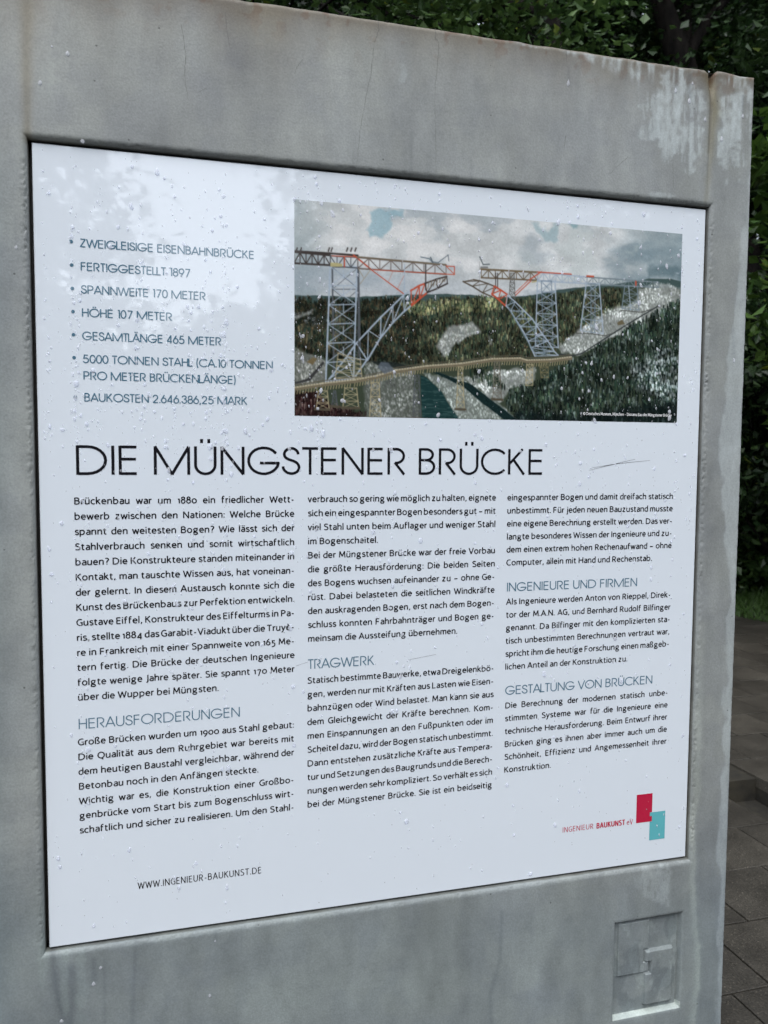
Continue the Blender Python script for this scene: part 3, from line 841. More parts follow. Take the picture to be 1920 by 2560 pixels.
BODY = {
 'a': 'M 6 43 q 13 47 18 47 h 31 35 L 31 0 ; M 31 28 q 5 29 5 14 q 5 3 15 3 q 24 3 31 12', 'b': 'M 4 74 L 4 0 ; M 4 6 q 10 3 16 3 h 36 25 v 21 47 q 10 47 4 38',
 'c': 'M 31 43 q 27 47 21 47 h 4 25 v 21 3 q 27 3 32 7', 'd': 'M 34 74 L 34 0 ; M 34 44 q 28 47 21 47 h 4 25 v 18 3 q 28 3 34 12',
 'e': 'M 5 26 L 34 26 v 20 47 h 4 25 v 21 3 q 28 3 33 7', 'f': 'M 9 0 L 9 58 v 19 71 L 26 70 ; M 1 47 L 23 47',
 'g': 'a 17 32 13 15 0 360 ; M 24 45 L 36 46 ; M 9 19 q 1 9 12 6 L 24 4 h 34 -6 v 18 -19 h 2 -10 v 10 4', 'h': 'M 4 74 L 4 0 ; M 4 36 q 12 47 21 47 h 32 36 L 32 0',
 'i': 'M 4 50 L 4 0 ; M 4 61 L 4 70', 'j': 'M 6 50 L 6 -8 v -4 -19 ; M 6 61 L 6 70', 'k': 'M 4 74 L 4 0 ; M 29 50 L 6 25 ; M 12 30 L 33 0', 'l': 'M 4 74 L 4 0',
 'm': 'M 4 50 L 4 0 ; M 4 37 q 11 47 19 47 h 28 37 L 28 0 ; M 28 37 q 35 47 43 47 h 52 37 L 52 0', 'n': 'M 4 50 L 4 0 ; M 4 36 q 12 47 21 47 h 32 36 L 32 0',
 'o': 'a 21 25 17 22 0 360', 'p': 'M 4 50 L 4 -20 ; M 4 6 q 10 3 16 3 h 36 25 v 21 47 q 10 47 4 38', 'q': 'M 34 50 L 34 -20 ; M 34 44 q 28 47 21 47 h 4 25 v 18 3 q 28 3 34 12',
 'r': 'M 4 50 L 4 0 ; M 4 34 q 10 47 22 46', 's': 'M 27 43 q 22 47 16 47 q 5 47 5 37 q 5 29 16 26 q 28 22 28 13 q 28 3 15 3 q 8 3 3 7',
 't': 'M 10 61 L 10 13 v 19 3 L 25 5 ; M 1 47 L 24 47', 'u': 'M 4 50 L 4 14 v 14 3 q 24 3 32 13 ; M 32 50 L 32 0', 'v': 'M 1 50 L 16 0 L 31 50',
 'w': 'M 1 50 L 13 0 L 25 46 L 37 0 L 49 50', 'x': 'M 1 50 L 31 0 ; M 31 50 L 1 0', 'y': 'M 1 50 L 16 2 ; M 32 50 L 15 0 q 9 -17 0 -19', 'z': 'M 3 47 L 28 47 L 3 3 L 30 3',
 'ß': 'M 4 0 L 4 56 v 17 71 h 29 60 q 29 51 22 45 q 17 40 22 34 L 29 27 q 35 21 34 13 q 31 3 20 3 L 13 5',
 'A': 'M 1 0 L 24 68 L 47 0 ; M 9 22 L 39 22', 'B': 'M 4 0 L 4 68 ; M 4 65 L 20 65 h 34 51 v 20 37 L 4 37 ; M 20 37 h 37 20 v 20 3 L 4 3',
 'C': 'M 42 61 q 35 65 28 65 h 4 34 v 28 3 q 36 3 43 8', 'D': 'M 4 0 L 4 68 ; M 4 65 L 18 65 h 47 34 v 18 3 L 4 3', 'E': 'M 4 0 L 4 68 ; M 4 65 L 33 65 ; M 4 36 L 31 36 ; M 4 3 L 34 3',
 'F': 'M 4 0 L 4 68 ; M 4 65 L 32 65 ; M 4 34 L 30 34', 'G': 'M 42 61 q 35 65 28 65 h 4 34 v 28 3 q 37 3 43 7 L 43 32 L 28 32', 'H': 'M 4 0 L 4 68 ; M 44 0 L 44 68 ; M 4 36 L 44 36',
 'I': 'M 4 0 L 4 68', 'J': 'M 14 68 L 14 3 v 1 -12', 'K': 'M 4 0 L 4 68 ; M 37 68 L 6 35 ; M 14 42 L 40 0', 'L': 'M 4 68 L 4 3 L 32 3',
 'M': 'M 4 0 L 8 68 L 28 14 L 49 68 L 53 0', 'N': 'M 4 0 L 4 68 L 43 0 L 43 68', 'O': 'a 29 34 25 31 0 360', 'P': 'M 4 0 L 4 68 ; M 4 65 L 18 65 h 35 49 v 18 32 L 4 32',
 'Q': 'a 29 34 25 31 0 360 ; M 31 4 L 46 -12', 'R': 'M 4 0 L 4 68 ; M 4 65 L 18 65 h 35 49 v 18 33 L 4 33 ; M 18 33 L 38 0', 'S': 'M 34 61 q 27 65 20 65 q 6 65 6 52 q 6 42 20 37 q 36 31 36 18 q 36 3 19 3 q 10 3 3 8',
 'T': 'M 20 0 L 20 68 ; M 0 65 L 40 65', 'U': 'M 4 68 L 4 24 v 23 3 h 42 24 L 42 68', 'V': 'M 0 68 L 22 0 L 43 68', 'W': 'M 0 68 L 16 0 L 32 62 L 48 0 L 64 68',
 '0': 'a 21 25 17 22 0 360', '1': 'M 4 41 L 15 48 L 15 0', '2': 'M 4 60 q 10 66 17 65 h 31 52 q 31 40 4 3 L 34 3', '3': 'M 5 65 L 30 65 L 16 40 h 32 20 v 15 3 L 3 7',
 '4': 'M 28 -18 L 28 48 L 2 2 L 37 2', '5': 'M 30 47 L 10 47 L 9 22 q 13 25 17 25 h 31 4 v 4 -18', '6': 'a 20 21 15 18 0 360 ; M 5 24 q 7 52 29 68', '7': 'M 2 47 L 31 47 L 12 -19',
 '8': 'a 20 53 12 13 0 360 ; a 20 20 15 18 0 360', '9': 'a 20 29 15 18 0 360 ; M 35 28 q 34 -2 11 -18',
 '.': 'M 4 0 L 4 9', ',': 'M 7 9 L 2 -10', ':': 'M 4 0 L 4 9 ; M 4 36 L 4 45', '?': 'M 3 62 q 10 66 15 66 h 27 53 q 27 44 19 38 q 14 33 14 20 ; M 14 0 L 14 9',
 '-': 'M 2 24 L 19 24', '–': 'M 2 24 L 34 24', '©': 'a 30 32 28 28 0 360 ; M 40 42 q 36 46 30 46 h 17 32 v 30 18 q 36 18 40 22',
}
GEO = {
 'A': 'M 0 0 L 38 100 L 76 0 ; M 13 32 L 63 32', 'B': 'M 4 0 L 4 100 ; M 4 96 L 26 96 h 49 76 v 26 55 L 4 55 ; M 26 55 h 54 30 v 26 4 L 4 4', 'C': 'a 52 50 48 47 42 318',
 'D': 'M 4 0 L 4 100 ; M 4 96 L 32 96 h 84 50 v 32 4 L 4 4', 'E': 'M 4 0 L 4 100 ; M 4 96 L 52 96 ; M 4 54 L 50 54 ; M 4 4 L 52 4', 'F': 'M 4 0 L 4 100 ; M 4 96 L 48 96 ; M 4 54 L 45 54',
 'G': 'a 52 50 48 47 35 352 L 99 42 L 40 42', 'H': 'M 4 0 L 4 100 ; M 62 0 L 62 100 ; M 4 52 L 62 52', 'I': 'M 4 0 L 4 100', 'K': 'M 4 0 L 4 100 ; M 54 100 L 5 42 ; M 20 58 L 60 0',
 'L': 'M 4 100 L 4 4 L 44 4', 'M': 'M 4 0 L 4 98 L 54 2 L 104 98 L 104 0', 'N': 'M 4 0 L 4 98 L 70 2 L 70 100', 'O': 'a 52 50 48 47 0 360', 'P': 'M 4 0 L 4 100 ; M 4 96 L 30 96 h 56 70 v 30 44 L 4 44',
 'R': 'M 4 0 L 4 100 ; M 4 96 L 30 96 h 56 70 v 30 44 L 26 44 L 58 0', 'S': 'M 52 74 v 30 96 h 7 74 q 7 60 28 53 q 55 45 55 26 v 31 4 h 3 30', 'T': 'M 26 0 L 26 100 ; M 0 96 L 52 96',
 'U': 'M 4 100 L 4 34 v 34 3 h 64 34 L 64 100', 'V': 'M 0 100 L 36 0 L 72 100', 'W': 'M 0 100 L 28 0 L 56 96 L 84 0 L 112 100', 'Z': 'M 2 96 L 54 96 L 2 4 L 54 4',
 '0': 'a 30 50 26 47 0 360', '1': 'M 2 96 L 18 96 L 18 0', '2': 'M 6 70 v 30 96 h 54 70 q 54 56 38 40 L 5 4 L 56 4', '3': 'M 8 76 v 28 96 h 50 76 v 26 55 h 54 30 v 28 4 h 4 28', '4': 'M 44 0 L 44 98 L 4 24 L 56 24',
 '5': 'M 50 96 L 16 96 L 8 52 q 18 62 28 62 h 55 33 v 28 4 h 4 22', '6': 'a 30 33 26 30 0 360 ; M 8 46 L 38 100', '7': 'M 2 96 L 52 96 L 16 0', '8': 'a 30 74 20 22 0 360 ; a 30 29 25 26 0 360',
 '9': 'a 30 67 26 30 0 360 ; M 52 54 L 22 0', '.': 'M 5 0 L 5 12', ',': 'M 8 12 L 2 -14', '(': 'M 22 108 q 0 44 22 -16', ')': 'M 0 108 q 22 44 0 -16',
}
SB = {'body': (5.0, {}), 'geo': (6.5, {})}
_gc = {}
def glyph(font, ch):
    key = (font, ch)
    if key in _gc: return _gc[key]
    T = BODY if font == 'body' else GEO
    acc = None; b = ch
    if ch in 'äöüÄÖÜè': b = {'ä': 'a', 'ö': 'o', 'ü': 'u', 'Ä': 'A', 'Ö': 'O', 'Ü': 'U', 'è': 'e'}[ch]; acc = ch
    st = parse(T[b])
    xs_ = [p[0] for s in st for p in s]; w0, w1 = min(xs_), max(xs_)
    if acc:
        mid = (w0 + w1) / 2
        if acc == 'è': st.append([(mid - 7, 70), (mid + 3, 57)])
        elif acc.islower(): st += [[(mid - 8, 60), (mid - 8, 69)], [(mid + 8, 60), (mid + 8, 69)]]
        elif font == 'body': st += [[(mid - 8, 75), (mid - 8, 84)], [(mid + 8, 75), (mid + 8, 84)]]
        else: st += [[(mid - 11, 112), (mid - 11, 126)], [(mid + 11, 112), (mid + 11, 126)]]
    if font == 'body':
        diag = b in 'vwxyAVWT'; sb = 1.5 if diag else (3.4 if b in 'oecdqOCGQ069s8S' else 5.2)
        adv = (w1 - w0) + sb * 2 + 4
        off = -w0 + sb + 2
        if b in 'jJ': adv -= 4; off -= 3
        if b in 'rft': adv -= 6.5
        if b in 'tf': off -= 4.5; adv -= 2.5
        if b in 'kKacsLE': adv -= 3
    else:
        diag = b in 'AVWTYL'; sb = 2 if diag else (6 if b in 'OCGQ0689S' else 9.5)
        adv = (w1 - w0) + sb * 2 + 2; off = -w0 + sb + 1
    _gc[key] = (st, off, adv); return _gc[key]
SPACE = {'body': 19, 'geo': 34}
def line_width(font, txt, track=0):
    w = 0; ns = 0
    for ch in txt:
        if ch == ' ': ns += 1
        else: w += glyph(font, ch)[2] + track
    return w, ns
def stroke_quads(pts, hw, V, Fl, y, contrast):
    # split at sharp corners, offset each run, butt ends pushed out at the corners
    runs = []; cur = [pts[0]]
    for i in range(1, len(pts)):
        cur.append(pts[i])
        if i < len(pts) - 1:
            a = (pts[i][0] - pts[i - 1][0], pts[i][1] - pts[i - 1][1]); b = (pts[i + 1][0] - pts[i][0], pts[i + 1][1] - pts[i][1])
            la, lb = math.hypot(*a) or 1e-9, math.hypot(*b) or 1e-9
            cs = (a[0] * b[0] + a[1] * b[1]) / la / lb
            if cs < .80:
                turn = math.acos(max(-1, min(1, cs)))
                e = min(math.tan(turn / 2), 1.0) if turn < 1.8 else .25
                runs.append((cur, e)); cur = [pts[i]]
    runs.append((cur, 0))
    prev_e = 0
    for k, (r, e) in enumerate(runs):
        r = [list(p) for p in r]
        if len(r) < 2: continue
        def ext(p, q, am):
            d = math.dist(p, q) or 1e-9
            return [p[0] + (p[0] - q[0]) / d * am, p[1] + (p[1] - q[1]) / d * am]
        if k: r[0] = ext(r[0], r[1], hw * prev_e)
        if e: r[-1] = ext(r[-1], r[-2], hw * e)
        prev_e = e
        n = len(r); i0 = len(V)
        closed = math.dist(r[0], r[-1]) < 1e-3 and n > 4
        for i in range(n):
            if closed: p, q = r[(i - 1) % (n - 1)] if i not in (0, n - 1) else r[n - 2], r[(i + 1) % (n - 1)] if i not in (0, n - 1) else r[1]
            else: p, q = r[max(i - 1, 0)], r[min(i + 1, n - 1)]
            dx, dy = q[0] - p[0], q[1] - p[1]; L = math.hypot(dx, dy) or 1e-9; dx /= L; dy /= L
            h = hw * (1 - contrast * abs(dx) ** 2)
            V.append((r[i][0] - dy * h, r[i][1] + dx * h, y)); V.append((r[i][0] + dy * h, r[i][1] - dx * h, y))
        y -= .00002
        for i in range(n - 1): Fl.append((i0 + 2 * i, i0 + 2 * i + 1, i0 + 2 * i + 3, i0 + 2 * i + 2))
    return y
TEXT_Y = -.00025
def text_line(name, txt, x0, x1, zb, cap, weight, font, mat, justify=True, sx=None, track=0, contrast=.12, x_space=None):
    """x0..x1 in metres on the panel, zb = baseline, cap = cap height. justify: stretch the spaces; else stretch all."""
    H = 68 if font == 'body' else 100
    k = cap / H
    w, ns = line_width(font, txt, track)
    lsb = glyph(font, txt[0])[1]; 
    span = x1 - x0
    if justify and ns and sx:
        kx = k * sx; sp = (span - w * kx) / ns
        if sp < 10 * kx: # tight line: squeeze the letters a little, as the typesetter did
            sp = 13 * kx; kk = (span) / (w + 13 * ns); kx = kk; sp = 13 * kk
    elif sx and x1 <= x0:
        kx = k * sx; sp = SPACE[font] * kx
    else:
        kx = span / (w + ns * SPACE[font]); sp = SPACE[font] * kx
    V, Fl = [], []; x = x0 - 3 * kx
    for ch in txt:
        if ch == ' ': x += sp; continue
        st, off, adv = glyph(font, ch)
        y = TEXT_Y
        for s in st:
            pts = [((p[0] + off) * kx + x, p[1] * k + zb) for p in s]
            y = stroke_quads(pts, weight / 2, V, Fl, y, contrast) 
        x += (adv + track) * kx
    V = [(a, c, b) for a, b, c in V]
    return V, Fl, kx
def put_text(name, parts_, mat, parent=None):
    V, Fq = [], []
    for v, f in parts_:
        n = len(V); V += v; Fq += [tuple(i + n for i in q) for q in f]
    # faces towards the viewer (-y)
    return obj(name, mesh_np(name, V, np.array(Fq)[:, ::-1], mat), parent or panel)

# title
def T(name, txt, pl, pr, cap_px, wpx, font, mat, **kw):
    x0, z = PP(*pl); x1, z1 = PP(*pr)
    cap = PP(pl[0], pl[1] - cap_px)[1] - z
    wt = PP(pl[0] + wpx, pl[1])[0] - x0
    v, f, k = text_line(name, txt, x0, x1, (z + z1) / 2, cap, wt, font, mat, justify=False, **kw)
    put_text(name, [(v, f)], mat)
T('title_text', 'DIE MÜNGSTENER BRÜCKE', (188, 1187), (1363.5, 1186), 73.5, 7.9, 'geo', M_BLACK, contrast=.06)
T('heading_text', 'HERAUSFORDERUNGEN', (196, 1823.5), (602, 1790.5), 25.5, 2.9, 'geo', M_BLUE)
T('heading_text', 'TRAGWERK', (770, 1672), (937.5, 1662), 23.8, 2.7, 'geo', M_BLUE)
T('heading_text', 'INGENIEURE UND FIRMEN', (1266.6, 1477.8), (1594, 1465.6), 21.5, 2.5, 'geo', M_BLUE)
T('heading_text', 'GESTALTUNG VON BRÜCKEN', (1263, 1736.7), (1632, 1708.8), 21.5, 2.5, 'geo', M_BLUE)
BUL = [('ZWEIGLEISIGE EISENBAHNBRÜCKE', (199.2, 616), (637, 648.6)), ('FERTIGGESTELLT 1897', (201.4, 675.2), (477.7, 693.5)), ('SPANNWEITE 170 METER', (202.6, 732.6), (515.7, 751)),
       ('HÖHE 107 METER', (204.7, 790.8), (432, 802.5)), ('GESAMTLÄNGE 465 METER', (206, 849), (554.5, 864)), ('5000 TONNEN STAHL (CA.10 TONNEN', (206.8, 906.8), (683.6, 923.5)),
       ('PRO METER BRÜCKENLÄNGE)', (208.5, 950), (590.8, 958.5)), ('BAUKOSTEN 2.646.386,25 MARK', (210.6, 1003), (620, 1012.5))]
for t_, a, b in BUL: T('bullet_text', t_, a, b, 20.5, 3.25, 'geo', M_BLUE)
for (bx, by) in ((279, 104), (282, 243), (286, 382), (290, 519), (293, 656), (297, 792), (304, 1025)):
    cx, cz = PP(bx / 2.37 + 60, by / 2.37 + 560)
    v = [(cx, TEXT_Y, cz)] + [(cx + .0021 * math.cos(a * math.pi / 8), TEXT_Y, cz + .0021 * math.sin(a * math.pi / 8)) for a in range(16)]
    obj('bullet_point', mesh_np('bullet_point', v, [(0, 1 + k, 1 + (k + 1) % 16) for k in range(16)], M_BLUE), panel)
T('website_text', 'WWW.INGENIEUR-BAUKUNST.DE', (345, 2221.6), (656, 2182.8), 16.5, 2.2, 'body', M_BLACK, track=7)
T('logo_text', 'INGENIEUR', (1406.4, 2081.6), (1485.5, 2071), 13.0, 1.4, 'body', M_RED, track=8)
T('logo_text', 'BAUKUNST', (1491.5, 2070.4), (1564, 2062), 13.0, 2.5, 'body', M_RED, track=8)
T('logo_text', 'eV', (1567, 2061.8), (1583.5, 2060.2), 13.0, 1.4, 'body', M_RED, track=8)

C1 = """Brückenbau war um 1880 ein friedlicher Wett-|bewerb zwischen den Nationen: Welche Brücke|spannt den weitesten Bogen? Wie lässt sich der|Stahlverbrauch senken und somit wirtschaftlich|bauen? Die Konstrukteure standen miteinander in|Kontakt, man tauschte Wissen aus, hat voneinan-|der gelernt. In diesem Austausch konnte sich die|Kunst des Brückenbaus zur Perfektion entwickeln.|Gustave Eiffel, Konstrukteur des Eiffelturms in Pa-|ris, stellte 1884 das Garabit-Viadukt über die Truyè-|re in Frankreich mit einer Spannweite von 165 Me-|tern fertig. Die Brücke der deutschen Ingenieure|folgte wenige Jahre später. Sie spannt 170 Meter|*über die Wupper bei Müngsten."""
C1b = """Große Brücken wurden um 1900 aus Stahl gebaut:|Die Qualität aus dem Ruhrgebiet war bereits mit|dem heutigen Baustahl vergleichbar, während der|*Betonbau noch in den Anfängen steckte.|Wichtig war es, die Konstruktion einer Großbo-|genbrücke vom Start bis zum Bogenschluss wirt-|schaftlich und sicher zu realisieren. Um den Stahl-"""
C2 = """verbrauch so gering wie möglich zu halten, eignete|sich ein eingespannter Bogen besonders gut – mit|viel Stahl unten beim Auflager und weniger Stahl|*im Bogenscheitel.|Bei der Müngstener Brücke war der freie Vorbau|die größte Herausforderung: Die beiden Seiten|des Bogens wuchsen aufeinander zu – ohne Ge-|rüst. Dabei belasteten die seitlichen Windkräfte|den auskragenden Bogen, erst nach dem Bogen-|schluss konnten Fahrbahnträger und Bogen ge-|*meinsam die Aussteifung übernehmen."""
C2b = """Statisch bestimmte Bauwerke, etwa Dreigelenkbö-|gen, werden nur mit Kräften aus Lasten wie Eisen-|bahnzügen oder Wind belastet. Man kann sie aus|dem Gleichgewicht der Kräfte berechnen. Kom-|men Einspannungen an den Fußpunkten oder im|Scheitel dazu, wird der Bogen statisch unbestimmt.|Dann entstehen zusätzliche Kräfte aus Tempera-|tur und Setzungen des Baugrunds und die Berech-|nungen werden sehr kompliziert. So verhält es sich|bei der Müngstener Brücke. Sie ist ein beidseitig"""
C3 = """eingespannter Bogen und damit dreifach statisch|unbestimmt. Für jeden neuen Bauzustand musste|eine eigene Berechnung erstellt werden. Das ver-|langte besonderes Wissen der Ingenieure und zu-|dem einen extrem hohen Rechenaufwand – ohne|*Computer, allein mit Hand und Rechenstab."""
C3b = """Als Ingenieure werden Anton von Rieppel, Direk-|tor der M.A.N. AG, und Bernhard Rudolf Bilfinger|genannt. Da Bilfinger mit den komplizierten sta-|tisch unbestimmten Berechnungen vertraut war,|spricht ihm die heutige Forschung einen maßgeb-|*lichen Anteil an der Konstruktion zu."""
C3c = """Die Berechnung der modernen statisch unbe-|stimmten Systeme war für die Ingenieure eine|technische Herausforderung. Beim Entwurf ihrer|Brücken ging es ihnen aber immer auch um die|Schönheit, Effizienz und Angemessenheit ihrer|*Konstruktion."""
CAPM = None
def block(txt, pa, pb, pr):
    """pa / pb: pixel of the first and last baseline at the left, pr: a pixel on the right edge"""
    xa, za = PP(*pa); xb, zb = PP(*pb); xr, _ = PP(*pr)
    ls = txt.split('|'); n = len(ls)
    for i, t_ in enumerate(ls):
        z = za + (zb - za) * i / (n - 1)
        rag = t_.startswith('*'); t_ = t_.lstrip('*')
        x1 = xa if rag else xr
        v, f, _ = text_line('b', t_, (xa + xb) / 2, x1 if not rag else xa - 1, z, .0080, .00150, 'body', M_BLACK, justify=not rag, sx=SXB, track=3.4)
        put_text('body_text', [(v, f)], M_BLACK)
SXB = 1.255
block(C1, (187.1, 1260.8), (194, 1751.5), (738, 1500))
block(C1b, (197, 1863.3), (198.3, 2083.6), (737, 1950))
block(C2, (770.7, 1255.2), (769.8, 1604.4), (1239, 1400))
block(C2b, (769.3, 1708.8), (768.5, 2018.8), (1233.5, 1850))
block(C3, (1268.4, 1250.9), (1266.5, 1413.5), (1683, 1270))
block(C3b, (1265.2, 1511.6), (1263.8, 1674), (1676, 1560))
block(C3c, (1262.8, 1770.8), (1261, 1931.4), (1669, 1800))

# logo blocks
def zz(x, y): return PP(x / 3.456 + 1240, y / 3.456 + 1660)
rx0, rz1 = zz(1216, 1131); rx1, _ = zz(1351, 1150); _, rz0 = zz(1212, 1375)
tx0, tz0 = zz(1322, 1523); tx1, _ = zz(1458, 1400); _, tz1 = zz(1325, 1282)
zm_ = (tz1 + rz0) / 2 + .001
def poly(name, pts, mat, y=TEXT_Y):
    me = bpy.data.meshes.new(name); me.from_pydata([(a, y, b) for a, b in pts], [], [tuple(range(len(pts)))]); me.materials.append(mat)
    return obj(name, me, panel)
poly('logo_block', [(rx0, rz1), (rx0, rz0), (rx1, rz0), (rx1, zm_), (tx0, zm_), (tx0, tz1), (rx1, tz1), (rx1, rz1)], M_RED)
poly('logo_block', [(tx0, tz1 - .0002), (tx0, zm_ + .0002), (rx1 + .0002, zm_ + .0002), (rx1 + .0002, rz0 - .0002), (tx0, rz0 - .0002), (tx0, tz0), (tx1, tz0), (tx1, tz1 - .0002)], M_TEAL, TEXT_Y - .00003)

# ------------------------------------------------------------------ the printed photograph
PX0, PZ1 = PP(734, 499); PX1, PZ0 = .8620, PTOP - .3056
PX0 = .3033; PZ1 = PTOP - .0372
NU, NV = 700, 336
IMG = np.zeros((NV, NU, 3))
UU, VV = np.meshgrid((np.arange(NU) + .5), (np.arange(NV) + .5))
def pic(px, py):
    x, z = PP(px, py)
    return (x - PX0) / (PX1 - PX0) * NU, (PZ1 - z) / (PZ1 - PZ0) * NV
def A_(x, y): return pic(720 + x / 2.860, 480 + y / 2.860)
def B_(x, y): return pic(1200 + x / 3.072, 540 + y / 3.072)
def wash(mask, c):
    global IMG
    IMG = IMG * (1 - mask[..., None]) + np.array(c, float) * mask[..., None]
def pmask(pts, soft=1.0, rough=0, seed=0, sc=.06):
    """soft polygon mask"""
    P = np.array(pts, float); ins = np.zeros(UU.shape, bool); dist = np.full(UU.shape, 1e9)
    X_, Y_ = UU, VV
    if rough:
        X_ = UU + (fbm(UU * sc, VV * sc, seed + 210, 3) - .5) * rough * 2; Y_ = VV + (fbm(UU * sc + 9, VV * sc, seed + 215, 3) - .5) * rough * 2
    n = len(P)
    for i in range(n):
        x1, y1 = P[i]; x2, y2 = P[(i + 1) % n]
        c = ((y1 > Y_) != (y2 > Y_)) & (X_ < (x2 - x1) * (Y_ - y1) / (y2 - y1 + 1e-12) + x1)
        ins ^= c
        vx, vy = x2 - x1, y2 - y1
        t = np.clip(((X_ - x1) * vx + (Y_ - y1) * vy) / (vx * vx + vy * vy + 1e-9), 0, 1)
        dist = np.minimum(dist, np.hypot(X_ - x1 - t * vx, Y_ - y1 - t * vy))
    sdv = np.where(ins, dist, -dist)
    return np.clip(sdv / soft + .5, 0, 1)
def stroke(p, q, w, c, a=1.0):
    (x1, y1), (x2, y2) = p, q
    x0i, x1i = int(max(0, min(x1, x2) - w - 2)), int(min(NU, max(x1, x2) + w + 3))
    y0i, y1i = int(max(0, min(y1, y2) - w - 2)), int(min(NV, max(y1, y2) + w + 3))
    if x0i >= x1i or y0i >= y1i: return
    Xs, Ys = UU[y0i:y1i, x0i:x1i], VV[y0i:y1i, x0i:x1i]
    vx, vy = x2 - x1, y2 - y1
    t = np.clip(((Xs - x1) * vx + (Ys - y1) * vy) / (vx * vx + vy * vy + 1e-9), 0, 1)
    d = np.hypot(Xs - x1 - t * vx, Ys - y1 - t * vy)
    mk = (np.clip(w / 2 + .5 - d, 0, 1) * a)[..., None]
    IMG[y0i:y1i, x0i:x1i] = IMG[y0i:y1i, x0i:x1i] * (1 - mk) + np.array(c, float) * mk
def chain(pts, w, c, a=1.0):
    for i in range(len(pts) - 1): stroke(pts[i], pts[i + 1], w, c, a)
# sky
n1 = fbm(UU * .012, VV * .022, 220, 5); n2 = fbm(UU * .03 + 4, VV * .05, 226, 5)
t = UU / NU
n1 = np.clip((n1 - .5) * 1.5 + .5, 0, 1); n2 = np.clip((n2 - .5) * 1.6 + .5, 0, 1)
skyc = np.array([196, 199, 198.])[None, None] * np.ones(UU.shape + (1,))
skyc = skyc + (n2 - .5)[..., None] * 40
IMG[:] = skyc
wash(sstep(.48, .68, n1) * .6, (150, 160, 165))
wash(sstep(.40, .60, n2) * sstep(.65, .35, t) * .4, (208, 205, 202))
wash(sstep(.12, 0, t) * .55, (128, 142, 145))
wash(sstep(.72, 1.0, t + (n1 - .5) * .25) * .85, (112, 130, 136))
wash(sstep(.5, .62, fbm(UU * .02, VV * .03, 232, 4)) * sstep(.45, .65, t) * .5, (176, 184, 182))
wash(pmask([A_(600, 150), A_(700, 110), A_(850, 130), A_(830, 190), A_(740, 210), A_(690, 330), A_(590, 340), A_(565, 290), A_(610, 230)], 5, 9, 1) * sstep(.25, .6, n2 + .15) * .7, (132, 164, 174))
wash(pmask([B_(400, 50), B_(450, 45), B_(480, 90), B_(540, 110), B_(560, 60), B_(600, 90), B_(600, 180), B_(540, 200), B_(470, 130)], 6, 9, 2) * .6, (130, 156, 162))
wash(pmask([B_(680, 60), B_(750, 65), B_(740, 100), B_(700, 110)], 4, 5, 3) * .7, (120, 150, 156))
wash(pmask([B_(1290, 400), B_(1400, 370), B_(1560, 420), B_(1560, 480), B_(1280, 480)], 10, 10, 4) * .6, (84, 104, 110))
wash(np.exp(-((VV / NV - .36) / .07) ** 2) * sstep(.7, .2, t) * .5, (150, 160, 168))
# far hills
wash(pmask([A_(30, 735), A_(300, 745), A_(500, 752), A_(700, 740), A_(1000, 730), A_(1300, 735), B_(60, 625), B_(300, 618), B_(430, 600), B_(600, 570), B_(830, 540), B_(1000, 530), B_(1300, 485), B_(1460, 480), B_(1560, 510), B_(1560, 1650), A_(30, 1650)], 1.2, 1.5, 5), (70, 86, 84))
wash(pmask([A_(30, 770), A_(250, 790), A_(420, 830), A_(520, 780), A_(700, 770), A_(850, 790), A_(960, 830), A_(1100, 760), A_(1300, 760), B_(100, 660), B_(300, 620), B_(420, 640), B_(560, 590), B_(800, 560), B_(1000, 550), B_(1200, 540), B_(1560, 560), B_(1560, 1650), A_(30, 1650)], 1.5, 4, 6), (62, 70, 58))
# forests: many small vertical dabs, dark to light with depth
rr_ = random.Random(3)
LOWF = fbm(UU * .045, VV * .07, 280, 4)
LOWF = np.clip((LOWF - .5) * 1.8 + .5, 0, 1)
def dabs(poly_, n, cols, h=(3, 8), w=(1, 2.2), a=.8):
    P = np.array(poly_); x0, y0 = P.min(0); x1, y1 = P.max(0)
    mk = pmask(poly_, 1, 5, int(x0) % 9)
    lst = []
    for _ in range(n):
        x, y = rr_.uniform(x0, x1), rr_.uniform(y0, y1)
        xi, yi = int(x), int(y)
        if 0 <= xi < NU and 0 <= yi < NV and mk[yi, xi] > .5: lst.append((y, x))
    lst.sort()
    for y, x in lst:
        c = np.array(cols[rr_.randrange(len(cols))]) * rr_.uniform(.7, 1.4) * (.6 + 1.0 * LOWF[int(y), int(x)])
        hh = rr_.uniform(*h); stroke((x, y - hh / 2), (x + rr_.uniform(-.8, .8), y + hh / 2), rr_.uniform(*w), c, a)
DKG = [(28, 38, 34), (36, 50, 42), (22, 30, 28), (48, 60, 46), (60, 66, 50)]
BRN = [(46, 40, 32), (60, 52, 40), (34, 32, 28), (76, 70, 54), (40, 44, 36)]
MIX = DKG + BRN + [(92, 98, 72), (100, 104, 84)]
dabs([A_(30, 760), A_(500, 770), A_(960, 760), A_(960, 1230), A_(600, 1210), A_(300, 1180), A_(30, 1120)], 5200, BRN + DKG[:3])
dabs([A_(880, 800), A_(1100, 760), A_(1400, 750), B_(300, 640), B_(620, 600), B_(1080, 560), B_(1080, 680), B_(860, 860), B_(640, 970), B_(560, 1060), B_(0, 1100), A_(940, 1250)], 9000, MIX)
dabs([A_(800, 790), A_(1500, 760), A_(1500, 840), A_(900, 880)], 900, [(110, 108, 78), (84, 92, 66), (60, 72, 56), (128, 124, 96)], (2, 5))
